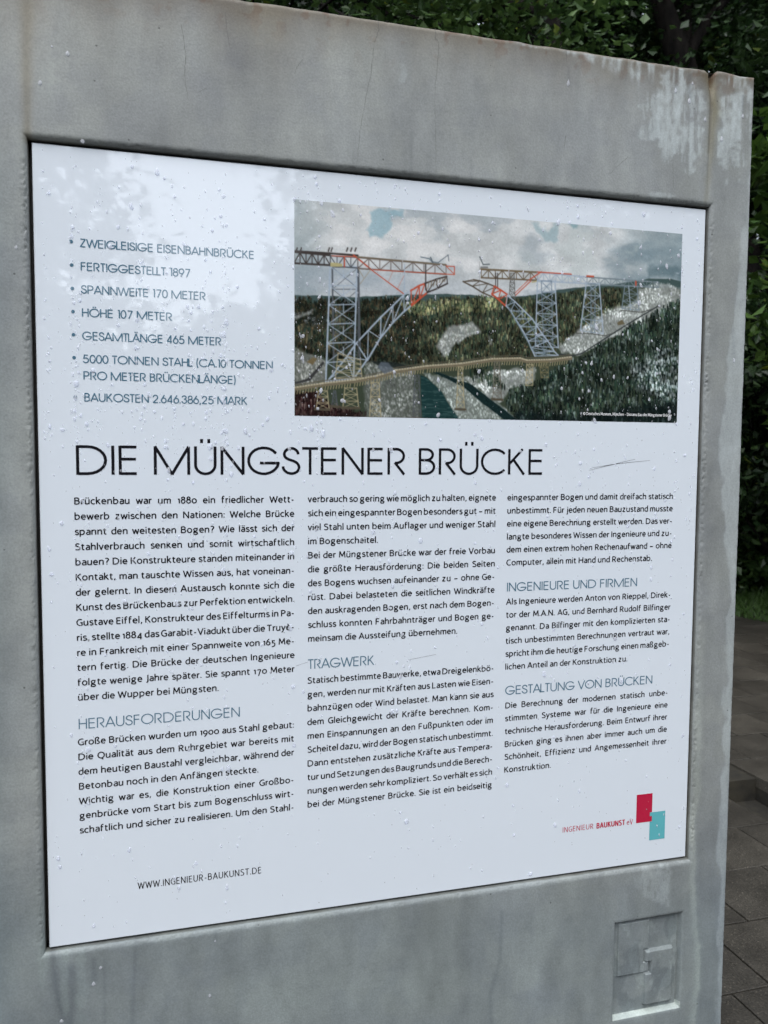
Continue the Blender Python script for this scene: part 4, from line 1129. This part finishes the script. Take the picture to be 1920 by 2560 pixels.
# snow slopes
SN = (196, 200, 197)
def snow(poly_, a=.85, seed=0, c=SN, rough=6):
    mk = pmask(poly_, 4, rough, seed) * a * .72
    wash(np.clip(mk, 0, 1), tuple(q * .86 for q in c))
    P = np.array(poly_); area = np.prod(P.max(0) - P.min(0))
    c = np.array(c)
    dabs(poly_, int(area * .17), [c * 1.12, c * 1.06, c, c * .8, c * .6], (1, 2.6), (1, 2.6), .30)
snow([A_(45, 900), A_(180, 840), A_(170, 870), A_(60, 910)], .8, 1, rough=1)
snow([A_(45, 1110), A_(130, 1150), A_(280, 1210), A_(260, 1360), A_(50, 1380)], .75, 2, (160, 160, 156))
snow([A_(1060, 1090), A_(1160, 960), A_(1330, 930), A_(1370, 1000), A_(1240, 1060), A_(1120, 1180)], .85, 3)
snow([A_(1430, 1020), A_(1460, 1090), A_(1440, 1100)], .7, 4, rough=2)
snow([B_(600, 1000), B_(760, 870), B_(980, 720), B_(1200, 660), B_(1230, 580), B_(1360, 510), B_(1460, 520), B_(1545, 570), B_(1545, 650), B_(1400, 740), B_(1200, 830), B_(900, 990), B_(760, 1070), B_(620, 1060)], .9, 5)
snow([A_(560, 1210), A_(900, 1250), A_(940, 1620), A_(560, 1620), A_(540, 1350)], .5, 6, (150, 152, 150))
snow([A_(960, 1300), A_(1200, 1310), A_(1420, 1440), A_(1620, 1620), A_(1200, 1620), A_(1090, 1420)], .8, 7, (165, 172, 168))
snow([A_(1250, 1330), A_(1460, 1280), B_(100, 1180), B_(430, 1170), B_(400, 1290), B_(240, 1320), B_(160, 1420), A_(1500, 1500)], .85, 8)
snow([B_(1140, 1160), B_(1300, 1080), B_(1480, 960), B_(1530, 1000), B_(1520, 1440), B_(1300, 1420), B_(1180, 1300)], .6, 9, (140, 150, 150))
# river and side channel
wash(pmask([A_(590, 1205), A_(720, 1210), A_(900, 1245), A_(820, 1270), A_(640, 1235)], 1.5, 1, 7) * .9, (38, 44, 42))
wash(pmask([A_(948, 1310), A_(990, 1325), A_(1100, 1430), A_(1160, 1530), A_(1230, 1625), A_(960, 1625)], 1.5, 1, 8), (34, 58, 58))
wash(pmask([A_(948, 1310), A_(990, 1325), A_(1100, 1430), A_(1160, 1530), A_(1230, 1625), A_(960, 1625)], 1.5, 1, 8) * sstep(.5, .75, fbm(UU * .08, VV * .5, 290, 3)) * .5, (74, 98, 96))
wash(pmask([A_(1030, 1285), A_(1080, 1290), A_(1300, 1370), B_(60, 1390), B_(300, 1575), B_(200, 1575), B_(20, 1440), A_(1250, 1390)], 1.5, 1, 9), (30, 46, 46))
wash(pmask([A_(50, 1360), A_(140, 1330), A_(250, 1210), A_(262, 1222), A_(160, 1345), A_(50, 1372)], 1.5, 1, 9), (60, 60, 60))
# foreground trees
wash(pmask([A_(50, 1430), A_(200, 1440), A_(350, 1540), A_(520, 1570), A_(520, 1640), A_(50, 1640)], 4, 6, 11) * .85, (36, 20, 22))
dabs([A_(50, 1420), A_(200, 1440), A_(360, 1530), A_(560, 1570), A_(560, 1630), A_(50, 1630)], 700, [(44, 26, 28), (30, 22, 24), (80, 70, 66), (60, 50, 46)])
dabs([B_(190, 1440), B_(240, 1330), B_(420, 1290), B_(560, 1170), B_(760, 1090), B_(960, 960), B_(1200, 820), B_(1540, 640), B_(1540, 1600), B_(330, 1600)], 9500, DKG[:4] + [(20, 26, 26), (52, 58, 50), (88, 98, 94)], (4, 10), (1.2, 2.8))
dabs([B_(1140, 1160), B_(1300, 1080), B_(1500, 1000), B_(1520, 1440), B_(1200, 1300)], 500, [(150, 158, 156), (120, 130, 130)], (2, 4), (2, 4), .6)
dabs([B_(1140, 1160), B_(1300, 1080), B_(1500, 1000), B_(1520, 1440), B_(1200, 1300)], 260, [(24, 34, 32)], (3, 7), (1.2, 2.2))
dabs([A_(1560, 1420), B_(60, 1100), B_(0, 1150), A_(1500, 1300), A_(1300, 1270), A_(1300, 1330)], 500, DKG)
wash(pmask([B_(300, 1500), B_(700, 1540), B_(1500, 1420), B_(1520, 1620), B_(200, 1620)], 14, 8, 3) * .55, (16, 24, 28))
# road up the slope
chain([B_(610, 1060), B_(700, 1075), B_(780, 1055), B_(960, 940), B_(1150, 820), B_(1370, 690)], 2.2, (58, 62, 62))
chain([B_(740, 900), B_(860, 905), B_(960, 920), B_(1020, 900)], 1.5, (80, 82, 78))
chain([B_(1080, 725), B_(1240, 740), B_(1320, 715)], 1.5, (80, 82, 78))
# --- steelwork
ST, SD, RD, WD = (156, 168, 180), (84, 88, 92), (176, 84, 64), (160, 150, 120)
DKS = (66, 60, 58)
def tower(fn, tl, tr, bl, br, n, c, w=1.8, wd=1.1):
    L0, R0, L1, R1 = map(np.array, (tl, tr, bl, br))
    pr = None
    for k in range(n + 1):
        s = k / n; a = L0 + (L1 - L0) * s; b = R0 + (R1 - R0) * s
        A2, B2 = fn(*a), fn(*b)
        stroke(A2, B2, wd + .2, c)
        if pr: stroke(pr[0], B2, wd, c, .9); stroke(pr[1], A2, wd, c, .9)
        pr = (A2, B2)
    stroke(fn(*tl), fn(*bl), w, c); stroke(fn(*tr), fn(*br), w, c)
def girder(fn, t0, t1, b0, b1, n, c, w=1.8, wd=1.1, flip=0):
    t0, t1, b0, b1 = map(np.array, (t0, t1, b0, b1))
    for k in range(n):
        s, e = k / n, (k + 1) / n
        ta, tb, ba, bb = t0 + (t1 - t0) * s, t0 + (t1 - t0) * e, b0 + (b1 - b0) * s, b0 + (b1 - b0) * e
        stroke(fn(*ta), fn(*ba), wd, c)
        if (k + flip) % 2: stroke(fn(*ta), fn(*bb), wd + .2, c)
        else: stroke(fn(*ba), fn(*tb), wd + .2, c)
    stroke(fn(*t0), fn(*t1), w, c); stroke(fn(*b0), fn(*b1), w, c); stroke(fn(*t1), fn(*b1), wd, c)
def arch(fn, up, lo, c, w=2.2, wd=1.3):
    chain([fn(*p) for p in up], w, c); chain([fn(*p) for p in lo], w, c)
    for k in range(len(up)):
        stroke(fn(*up[k]), fn(*lo[k]), wd, c)
        if k: stroke(fn(*up[k]), fn(*lo[k - 1]), wd, c)
# left pier: back frame then front frame
tower(A_, (318, 540), (505, 540), (330, 1320), (520, 1320), 5, SD, 2.6, 1.0)
for y in (560, 680, 800, 960, 1110): stroke(A_(398, y), A_(398, y + 60), 1.2, ST)
tower(A_, (303, 535), (495, 535), (272, 1355), (470, 1340), 6, ST, 2.6, 1.4)
# left arch half: lower legs steel, upper end red and brown
arch(A_, [(290, 1345), (420, 1180), (490, 1080), (575, 990), (665, 895), (752, 812), (830, 735), (880, 705)], [(470, 1335), (565, 1200), (570, 1200), (660, 1045), (665, 1040), (750, 935), (830, 855), (885, 810)], ST, 2.6, 1.5)
arch(A_, [(880, 705), (940, 670), (980, 655)], [(885, 812), (940, 765), (995, 720)], RD, 3.0, 1.8)
arch(A_, [(980, 655), (1060, 625), (1135, 605)], [(995, 720), (1070, 690), (1140, 655)], DKS, 2.6, 1.6)
for k in range(7): stroke(A_(1000 + k * 20, 690 - k * 8), A_(1010 + k * 20, 640 - k * 5), 1.3, (120, 108, 90))
# left deck
girder(A_, (45, 430), (303, 455), (45, 510), (303, 525), 6, DKS, 3.0, 1.5)
chain([A_(45, 425), A_(300, 440), A_(500, 455)], 3.2, DKS)
for x in (60, 90, 290, 310, 420, 450, 480): stroke(A_(x, 425), A_(x + 8, 402), 2.2, DKS)
girder(A_, (303, 458), (500, 470), (303, 530), (500, 545), 4, SD, 2.2, 1.4, 1)
stroke(A_(405, 465), A_(405, 535), 2, RD); stroke(A_(470, 452), A_(590, 550), 2.4, RD); stroke(A_(315, 458), A_(480, 465), 1.4, RD)
wash(pmask([A_(305, 505), A_(350, 508), A_(390, 515), A_(390, 535), A_(305, 535)], 1), (170, 162, 120))
girder(A_, (500, 470), (1130, 525), (500, 548), (1130, 590), 8, (108, 98, 92), 2.4, 1.4)
chain([A_(500, 466), A_(1130, 522)], 2.8, (112, 102, 88)); chain([A_(590, 556), A_(1190, 592)], 1.4, RD)
stroke(A_(1130, 530), A_(1190, 535), 1.6, RD); stroke(A_(1190, 535), A_(1190, 592), 1.6, RD); stroke(A_(1135, 535), A_(1190, 590), 1.2, RD)
stroke(A_(600, 560), A_(830, 730), 1.6, RD); stroke(A_(835, 520), A_(832, 730), 1.6, ST); stroke(A_(985, 520), A_(985, 700), 2, DKS)
stroke(A_(590, 560), A_(515, 660), 1.1, (150, 140, 120)); stroke(A_(505, 550), A_(540, 610), 1.1, (150, 140, 120)); stroke(A_(500, 548), A_(505, 1150), 1.6, SD)
stroke(A_(780, 700), A_(830, 600), .9, RD, .6); stroke(A_(720, 640), A_(750, 570), .9, RD, .5)
# cranes
chain([A_(950, 466), A_(1010, 478), A_(1030, 500), A_(1075, 508)], 1.8, (104, 116, 122)); chain([A_(1075, 505), A_(1145, 452), A_(1150, 495)], 1.3, (90, 100, 108)); stroke(A_(1020, 470), A_(1035, 505), 2.4, (96, 106, 112))
chain([A_(1370, 465), A_(1395, 520)], 1.8, (90, 98, 100)); chain([A_(1395, 520), A_(1440, 518)], 1.8, (90, 98, 100)); stroke(A_(1380, 540), A_(1425, 540), 3, (120, 122, 120)); stroke(A_(1368, 500), A_(1368, 720), .8, (120, 120, 120), .7)
# right half
girder(B_, (10, 412), (440, 435), (10, 475), (440, 495), 8, (104, 92, 76), 2.6, 1.5)
chain([B_(5, 408), B_(440, 432)], 2.4, (110, 98, 78))
girder(B_, (440, 435), (820, 470), (440, 500), (820, 520), 8, ST, 2.4, 1.4)
girder(B_, (820, 470), (1370, 510), (820, 522), (1370, 550), 12, (116, 128, 132), 2.4, 1.2)
chain([B_(440, 432), B_(700, 448)], 2, RD); chain([B_(820, 463), B_(870, 466)], 3, RD); stroke(B_(380, 490), B_(470, 430), 2, RD); stroke(B_(440, 500), B_(400, 510), 2, (170, 160, 118))
stroke(B_(270, 612), B_(390, 500), 1.6, RD); stroke(B_(260, 600), B_(370, 495), 1.2, RD); stroke(B_(1195, 505), B_(1195, 540), 3, RD)
for x in (120, 135): stroke(B_(x, 440), B_(x, 560), 1.6, DKS)
tower(B_, (235, 440), (262, 440), (225, 600), (268, 640), 5, (96, 96, 92), 1.4, .9)
tower(B_, (440, 495), (575, 500), (425, 1000), (600, 1010), 6, ST, 2.2, 1.3)
tower(B_, (470, 500), (548, 500), (490, 1040), (560, 1040), 6, (112, 126, 136), 1.4, 1.0)
tower(B_, (815, 515), (915, 520), (770, 880), (945, 905), 4, ST, 2.2, 1.2)
tower(B_, (850, 520), (885, 520), (850, 895), (880, 895), 4, (116, 130, 140), 1.2, .9)
tower(B_, (1110, 540), (1205, 540), (1088, 710), (1220, 725), 3, (116, 130, 138), 1.8, 1.1)
stroke(B_(1140, 540), B_(1155, 720), 1.6, ST)
stroke(B_(1325, 510), B_(1330, 555), 3, (96, 106, 104))
arch(B_, [(-50, 490), (0, 500), (60, 520), (120, 545)], [(-130, 505), (-60, 540), (20, 590), (90, 620)], (88, 80, 70), 2.4, 1.5)
arch(B_, [(110, 540), (160, 570), (210, 605)], [(90, 600), (140, 640), (195, 690)], RD, 3.0, 1.9)
arch(B_, [(210, 610), (270, 660), (340, 730), (400, 790), (440, 850), (480, 910), (520, 960), (570, 1040), (600, 1070)], [(200, 690), (235, 730), (270, 790), (310, 850), (345, 910), (370, 960), (390, 1010), (410, 1050), (420, 1075)], ST, 2.4, 1.4)
arch(B_, [(240, 650), (330, 760), (400, 860), (450, 960), (500, 1060)], [(215, 700), (290, 830), (340, 920), (400, 1020), (440, 1075)], (112, 128, 138), 1.4, 1.0)
# timber viaduct
top = [A_(50, 1400), A_(250, 1370), A_(480, 1345), A_(640, 1315), A_(780, 1275), A_(1000, 1245), A_(1240, 1228), A_(1460, 1195), A_(1659, 1190), B_(360, 1110), B_(540, 1105), B_(700, 1085)]
chain([(x, y + 2) for x, y in top], 5.0, (112, 104, 86)); chain([(x, y - 1) for x, y in top], 2.6, (172, 164, 140)); chain([(x, y - 5) for x, y in top], 1.2, (96, 90, 76))
cum = 0
for i in range(len(top) - 1):
    (x1, y1), (x2, y2) = top[i], top[i + 1]; L = math.hypot(x2 - x1, y2 - y1)
    for k in range(int(L / 4.6)):
        s = k * 4.6 / L; x, y = x1 + (x2 - x1) * s, y1 + (y2 - y1) * s
        stroke((x, y + 5), (x - 1, y + 10), 1.4, (150, 140, 108)); stroke((x + 2.3, y - 5), (x + 2.3, y - 1), .8, (90, 84, 72))
for (x0, x1, y0, y1, n, c) in ((210, 290, 1420, 1550, 3, WD), (320, 350, 1420, 1530, 3, SD), (400, 500, 1400, 1540, 3, WD), (590, 660, 1360, 1615, 5, WD), (900, 945, 1310, 1615, 6, SD), (1210, 1255, 1250, 1550, 6, WD), (1470, 1520, 1210, 1480, 6, (104, 100, 90))):
    tower(A_, (x0 + 8, y0), (x1 - 8, y0), (x0 - 6, y1), (x1 + 6, y1), n, c, 1.6, 1.0)
    stroke(A_(x0 - 12, y1), A_(x1 + 12, y1 + 4), 4, (84, 78, 66))
tower(B_, (358, 1140), (404, 1140), (352, 1300), (404, 1300), 4, WD, 1.4, 1)
tower(B_, (455, 1120), (520, 1120), (470, 1240), (525, 1240), 3, (120, 112, 84), 1.3, 1)
tower(A_, (360, 1150), (520, 1200), (340, 1330), (530, 1330), 4, WD, 1.3, .9)
# huts, sheds, shading grain
wash(pmask([A_(135, 1215), A_(180, 1180), A_(210, 1190), A_(180, 1235)], 1.2), (110, 98, 74))
wash(pmask([A_(640, 1250), A_(665, 1215), A_(720, 1220), A_(760, 1275), A_(690, 1300)], 1.2) * .8, (92, 100, 108))
wash(pmask([B_(1050, 820), B_(1090, 795), B_(1110, 830), B_(1060, 840)], 1.2), (104, 96, 76))
_p = np.pad(IMG, ((1, 1), (1, 1), (0, 0)), mode='edge')
_b = sum(_p[i:i + NV, j:j + NU] for i in range(3) for j in range(3)) / 9
IMG = (IMG * .6 + _b * .4) * .975 + np.array([168., 174., 172.]) * .025
IMG = np.clip((IMG / 255 - .42) * 1.12 + .42, .02, 1) * 255
IMG *= (1 + (fbm(UU * .5, VV * .5, 260, 3) - .5) * .12)[..., None]
def build_picture():
    us = PX0 + (PX1 - PX0) * np.linspace(0, 1, NU); vs_ = PZ1 - (PZ1 - PZ0) * np.linspace(0, 1, NV)
    Xg, Zg = np.meshgrid(us, vs_)
    V = np.stack([Xg, np.full(Xg.shape, -.0002), Zg], -1).reshape(-1, 3)
    ii, Q_ = grid_faces(NV, NU)
    C = lin(np.clip(IMG, 0, 255)).reshape(-1, 3) * 1.05
    o = obj('printed_photo', mesh_np('printed_photo', V, Q_.reshape(-1, 4), M_PHOTO, C), panel)
    tag(o, 'printed picture of a steel arch bridge under construction over a valley')
build_picture()
T('caption_text', '© Deutsches Museum, München – Diorama Bau der Müngstener Brücke', (1457.8, 1037.7), (1679, 1041.3), 7.2, 1.15, 'body', M_PALE, track=5)
# fine scratches on the panel
for pts in ([(1472, 1176), (1530, 1162), (1588, 1148)], [(1478, 1170), (1540, 1160), (1625, 1151)], [(740, 1665), (770, 1655)], [(1020, 1650), (1090, 1636)]):
    P = [PP(*p) for p in pts]; v, f = [], []
    for i, (x, z) in enumerate(P):
        v += [(x, TEXT_Y, z), (x, TEXT_Y, z + .0005 * (1 if 0 < i < len(P) - 1 else .5))]
        if i: f.append((2 * i - 2, 2 * i, 2 * i + 1, 2 * i - 1))
    obj('scratch', mesh_np('scratch', v, f, M_STEEL), panel)

# ------------------------------------------------------------------ rain drops
def drop_arrays(seg=10, rings=4, seed=0, tear=0.0):
    r = random.Random(seed); ph = [r.uniform(0, 6.28) for _ in range(3)]; am = [r.uniform(0, .12) for _ in range(3)]
    V = []; F_ = []
    for k in range(rings):
        th = math.pi / 2 * k / rings
        for s in range(seg):
            a = 2 * math.pi * s / seg
            rad = math.cos(th) * (1 + sum(am[j] * math.sin((j + 2) * a + ph[j]) for j in range(3)) * (1 - k / rings))
            x = rad * math.cos(a); z = rad * math.sin(a)
            if z > 0: x *= (1 - tear * z * .75); z *= (1 + tear)
            V.append((x, -math.sin(th) * .55 * (1 - .3 * tear * max(z, 0)), z))
    V.append((0, -.55, 0))
    for k in range(rings - 1):
        for s in range(seg):
            q = (s + 1) % seg; F_.append((k * seg + s, k * seg + q, (k + 1) * seg + q, (k + 1) * seg + s))
    top = len(V) - 1
    for s in range(seg): F_.append(((rings - 1) * seg + s, (rings - 1) * seg + (s + 1) % seg, top, top))
    return np.array(V), F_
def drop_mesh(seed, tear, seg=12, rings=4):
    V, F_ = drop_arrays(seg, rings, seed, tear)
    me = bpy.data.meshes.new('raindrop'); me.from_pydata([tuple(p) for p in V], [], [f[:3] if f[2] == f[3] else f for f in F_] + [tuple(range(seg - 1, -1, -1))])
    for p in me.polygons: p.use_smooth = True
    me.polygons[-1].use_smooth = False
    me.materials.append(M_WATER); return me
dm = [drop_mesh(k, (0, .15, .4, .8, 0, .3)[k]) for k in range(6)]
R2 = random.Random(21)
def density(x, v):
    d = .45
    d += .9 * math.exp(-((x - .22) / .2) ** 2 - ((v - .30) / .2) ** 2)
    d += .9 * math.exp(-((v - .30) / .10) ** 2) * (x < .35)
    d += .5 * math.exp(-((v - .05) / .05) ** 2) * (x > .3)
    d += .35 * math.exp(-((v - .42) / .06) ** 2)
    d *= 1 - .55 * min(1, max(0, (v - .55) / .3))
    if .35 < v < .435 and x < .66: d *= .3
    if v > .46 and .05 < x < .85 and v < .84: d *= .62
    return d
cols_ = [R2.uniform(.01, .89) for _ in range(46)]
cand = []
while len(cand) < 3100:
    if R2.random() < .5: x = R2.choice(cols_) + R2.gauss(0, .0022)
    else: x = R2.uniform(.006, .894)
    v_ = R2.uniform(.006, .953)
    if not (.004 < x < .896): continue
    if R2.random() * 1.9 > density(x, v_): continue
    rad = .00045 + .0014 * R2.random() ** 3.0 + (.0011 if R2.random() < .08 else 0)
    cand.append((rad, x, v_))
cand.sort(reverse=True)
for i, (rad, x, v_) in enumerate(cand[:300]):
    me = dm[R2.randrange(6)]
    o = bpy.data.objects.new('raindrop', me); link(o)
    o.location = (x, -.00032, PTOP - v_); s = rad * R2.uniform(.9, 1.15)
    o.scale = (s, s * R2.uniform(.7, 1), s * R2.uniform(.9, 1.5)); o.rotation_euler = (0, R2.uniform(-.4, .4), 0)
    if PX0 < x < PX1 and .037 < v_ < .306: w_ = 'the printed bridge picture'
    elif v_ < .037: w_ = 'the bare white strip along the panel top'
    elif x < PX0 and v_ < .10: w_ = 'the blank white area above the bullet list'
    elif x < PX0 and v_ < .34: w_ = 'the white area around the bullet list'
    elif x > PX1: w_ = 'the white margin right of picture and text'
    elif v_ < .45: w_ = 'the white band around the large title'
    elif v_ > .84: w_ = 'the white area at the panel foot'
    elif x < .295: w_ = 'the left text column'
    elif x < .565: w_ = 'the middle text column'
    else: w_ = 'the right text column'
    tag(o, 'small clear raindrop clinging to ' + w_, 'raindrop', 'raindrops on ' + w_)
SV, SF, nv = [], [], 0
bv, bf = drop_arrays(6, 2, 5, 0); bv = np.array(bv)
for rad, x, v_ in cand[300:]:
    sc = np.array([rad, rad * .8, rad * R2.uniform(.9, 2.0)])
    SV.append(bv * sc + np.array([x, -.00032, PTOP - v_])); SF += [tuple(q + nv for q in (f[:3] if f[2] == f[3] else f)) for f in bf]; nv += len(bv)
me = bpy.data.meshes.new('raindrops'); me.from_pydata([tuple(p) for p in np.concatenate(SV)], [], SF)
for p in me.polygons: p.use_smooth = True
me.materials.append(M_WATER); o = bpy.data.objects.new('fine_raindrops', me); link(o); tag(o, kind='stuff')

big = [(169, 133, 6.5, 10, 'largest drop hanging on the upper left concrete'), (100, 206, 6, 10, 'large drop on the concrete just above the panel\'s top left corner'),
       (130, 115, 3.5, 4, 'small faint drop left of the largest drop on the upper concrete'), (206, 350, 6, 9, 'drop hanging from the recess lip near the top left corner'),
       (40, 618, 4.5, 8, 'drop on the narrow concrete strip left of the bullet list'), (1421, 208, 4.5, 10, 'long drop alone under the middle right of the top edge'),
       (1689, 226, 4, 8, 'drop in the pale lime runs, left of a larger one'), (1723, 252, 5, 9, 'drop below a dark damp trail in the lime patch'), (1731, 208, 3.5, 5, 'small drop in the lime patch just above a larger drop'),
       (1763, 298, 4, 7, 'drop beside the ochre stained seam'), (1804, 347, 4.5, 9, 'drop right of the ochre seam at the foot of a trail'), (1857, 290, 3.5, 7, 'drop among lime runs by the right edge'),
       (1835, 901, 3.5, 7, 'drop beside the pale band halfway down the right edge'), (252, 2418, 5, 6, 'round drop below the panel\'s bottom left part'), (234, 2459, 5.5, 8, 'drop at the foot of a short damp trail under the panel'),
       (154, 2551, 6, 7, 'drop at the bottom of the long damp trail, lowest left'), (524, 2489, 4.5, 7, 'single drop on the plain concrete below the panel'), (538, 2352, 2.5, 5, 'tiny drop hanging just under the panel\'s lower edge')]
tear_m = [drop_mesh(30 + k, .35 + .15 * k, 14, 5) for k in range(3)]
for i, (px, py, rx_, rz_, lb) in enumerate(big):
    x, z = on_plane(px, py, SY)
    dpt = float(front_depth(np.array([x]), np.array([z]))[0])
    sx_ = on_plane(px + rx_, py, SY)[0] - x
    o = bpy.data.objects.new('raindrop', tear_m[i % 3]); link(o)
    o.location = (x, SY + dpt + .0001, z - sx_ * .4); o.scale = (sx_ * .9, sx_ * .8, sx_ * .62 * rz_ / rx_)
    tag(o, lb, 'raindrop', 'large drops on the bare concrete')
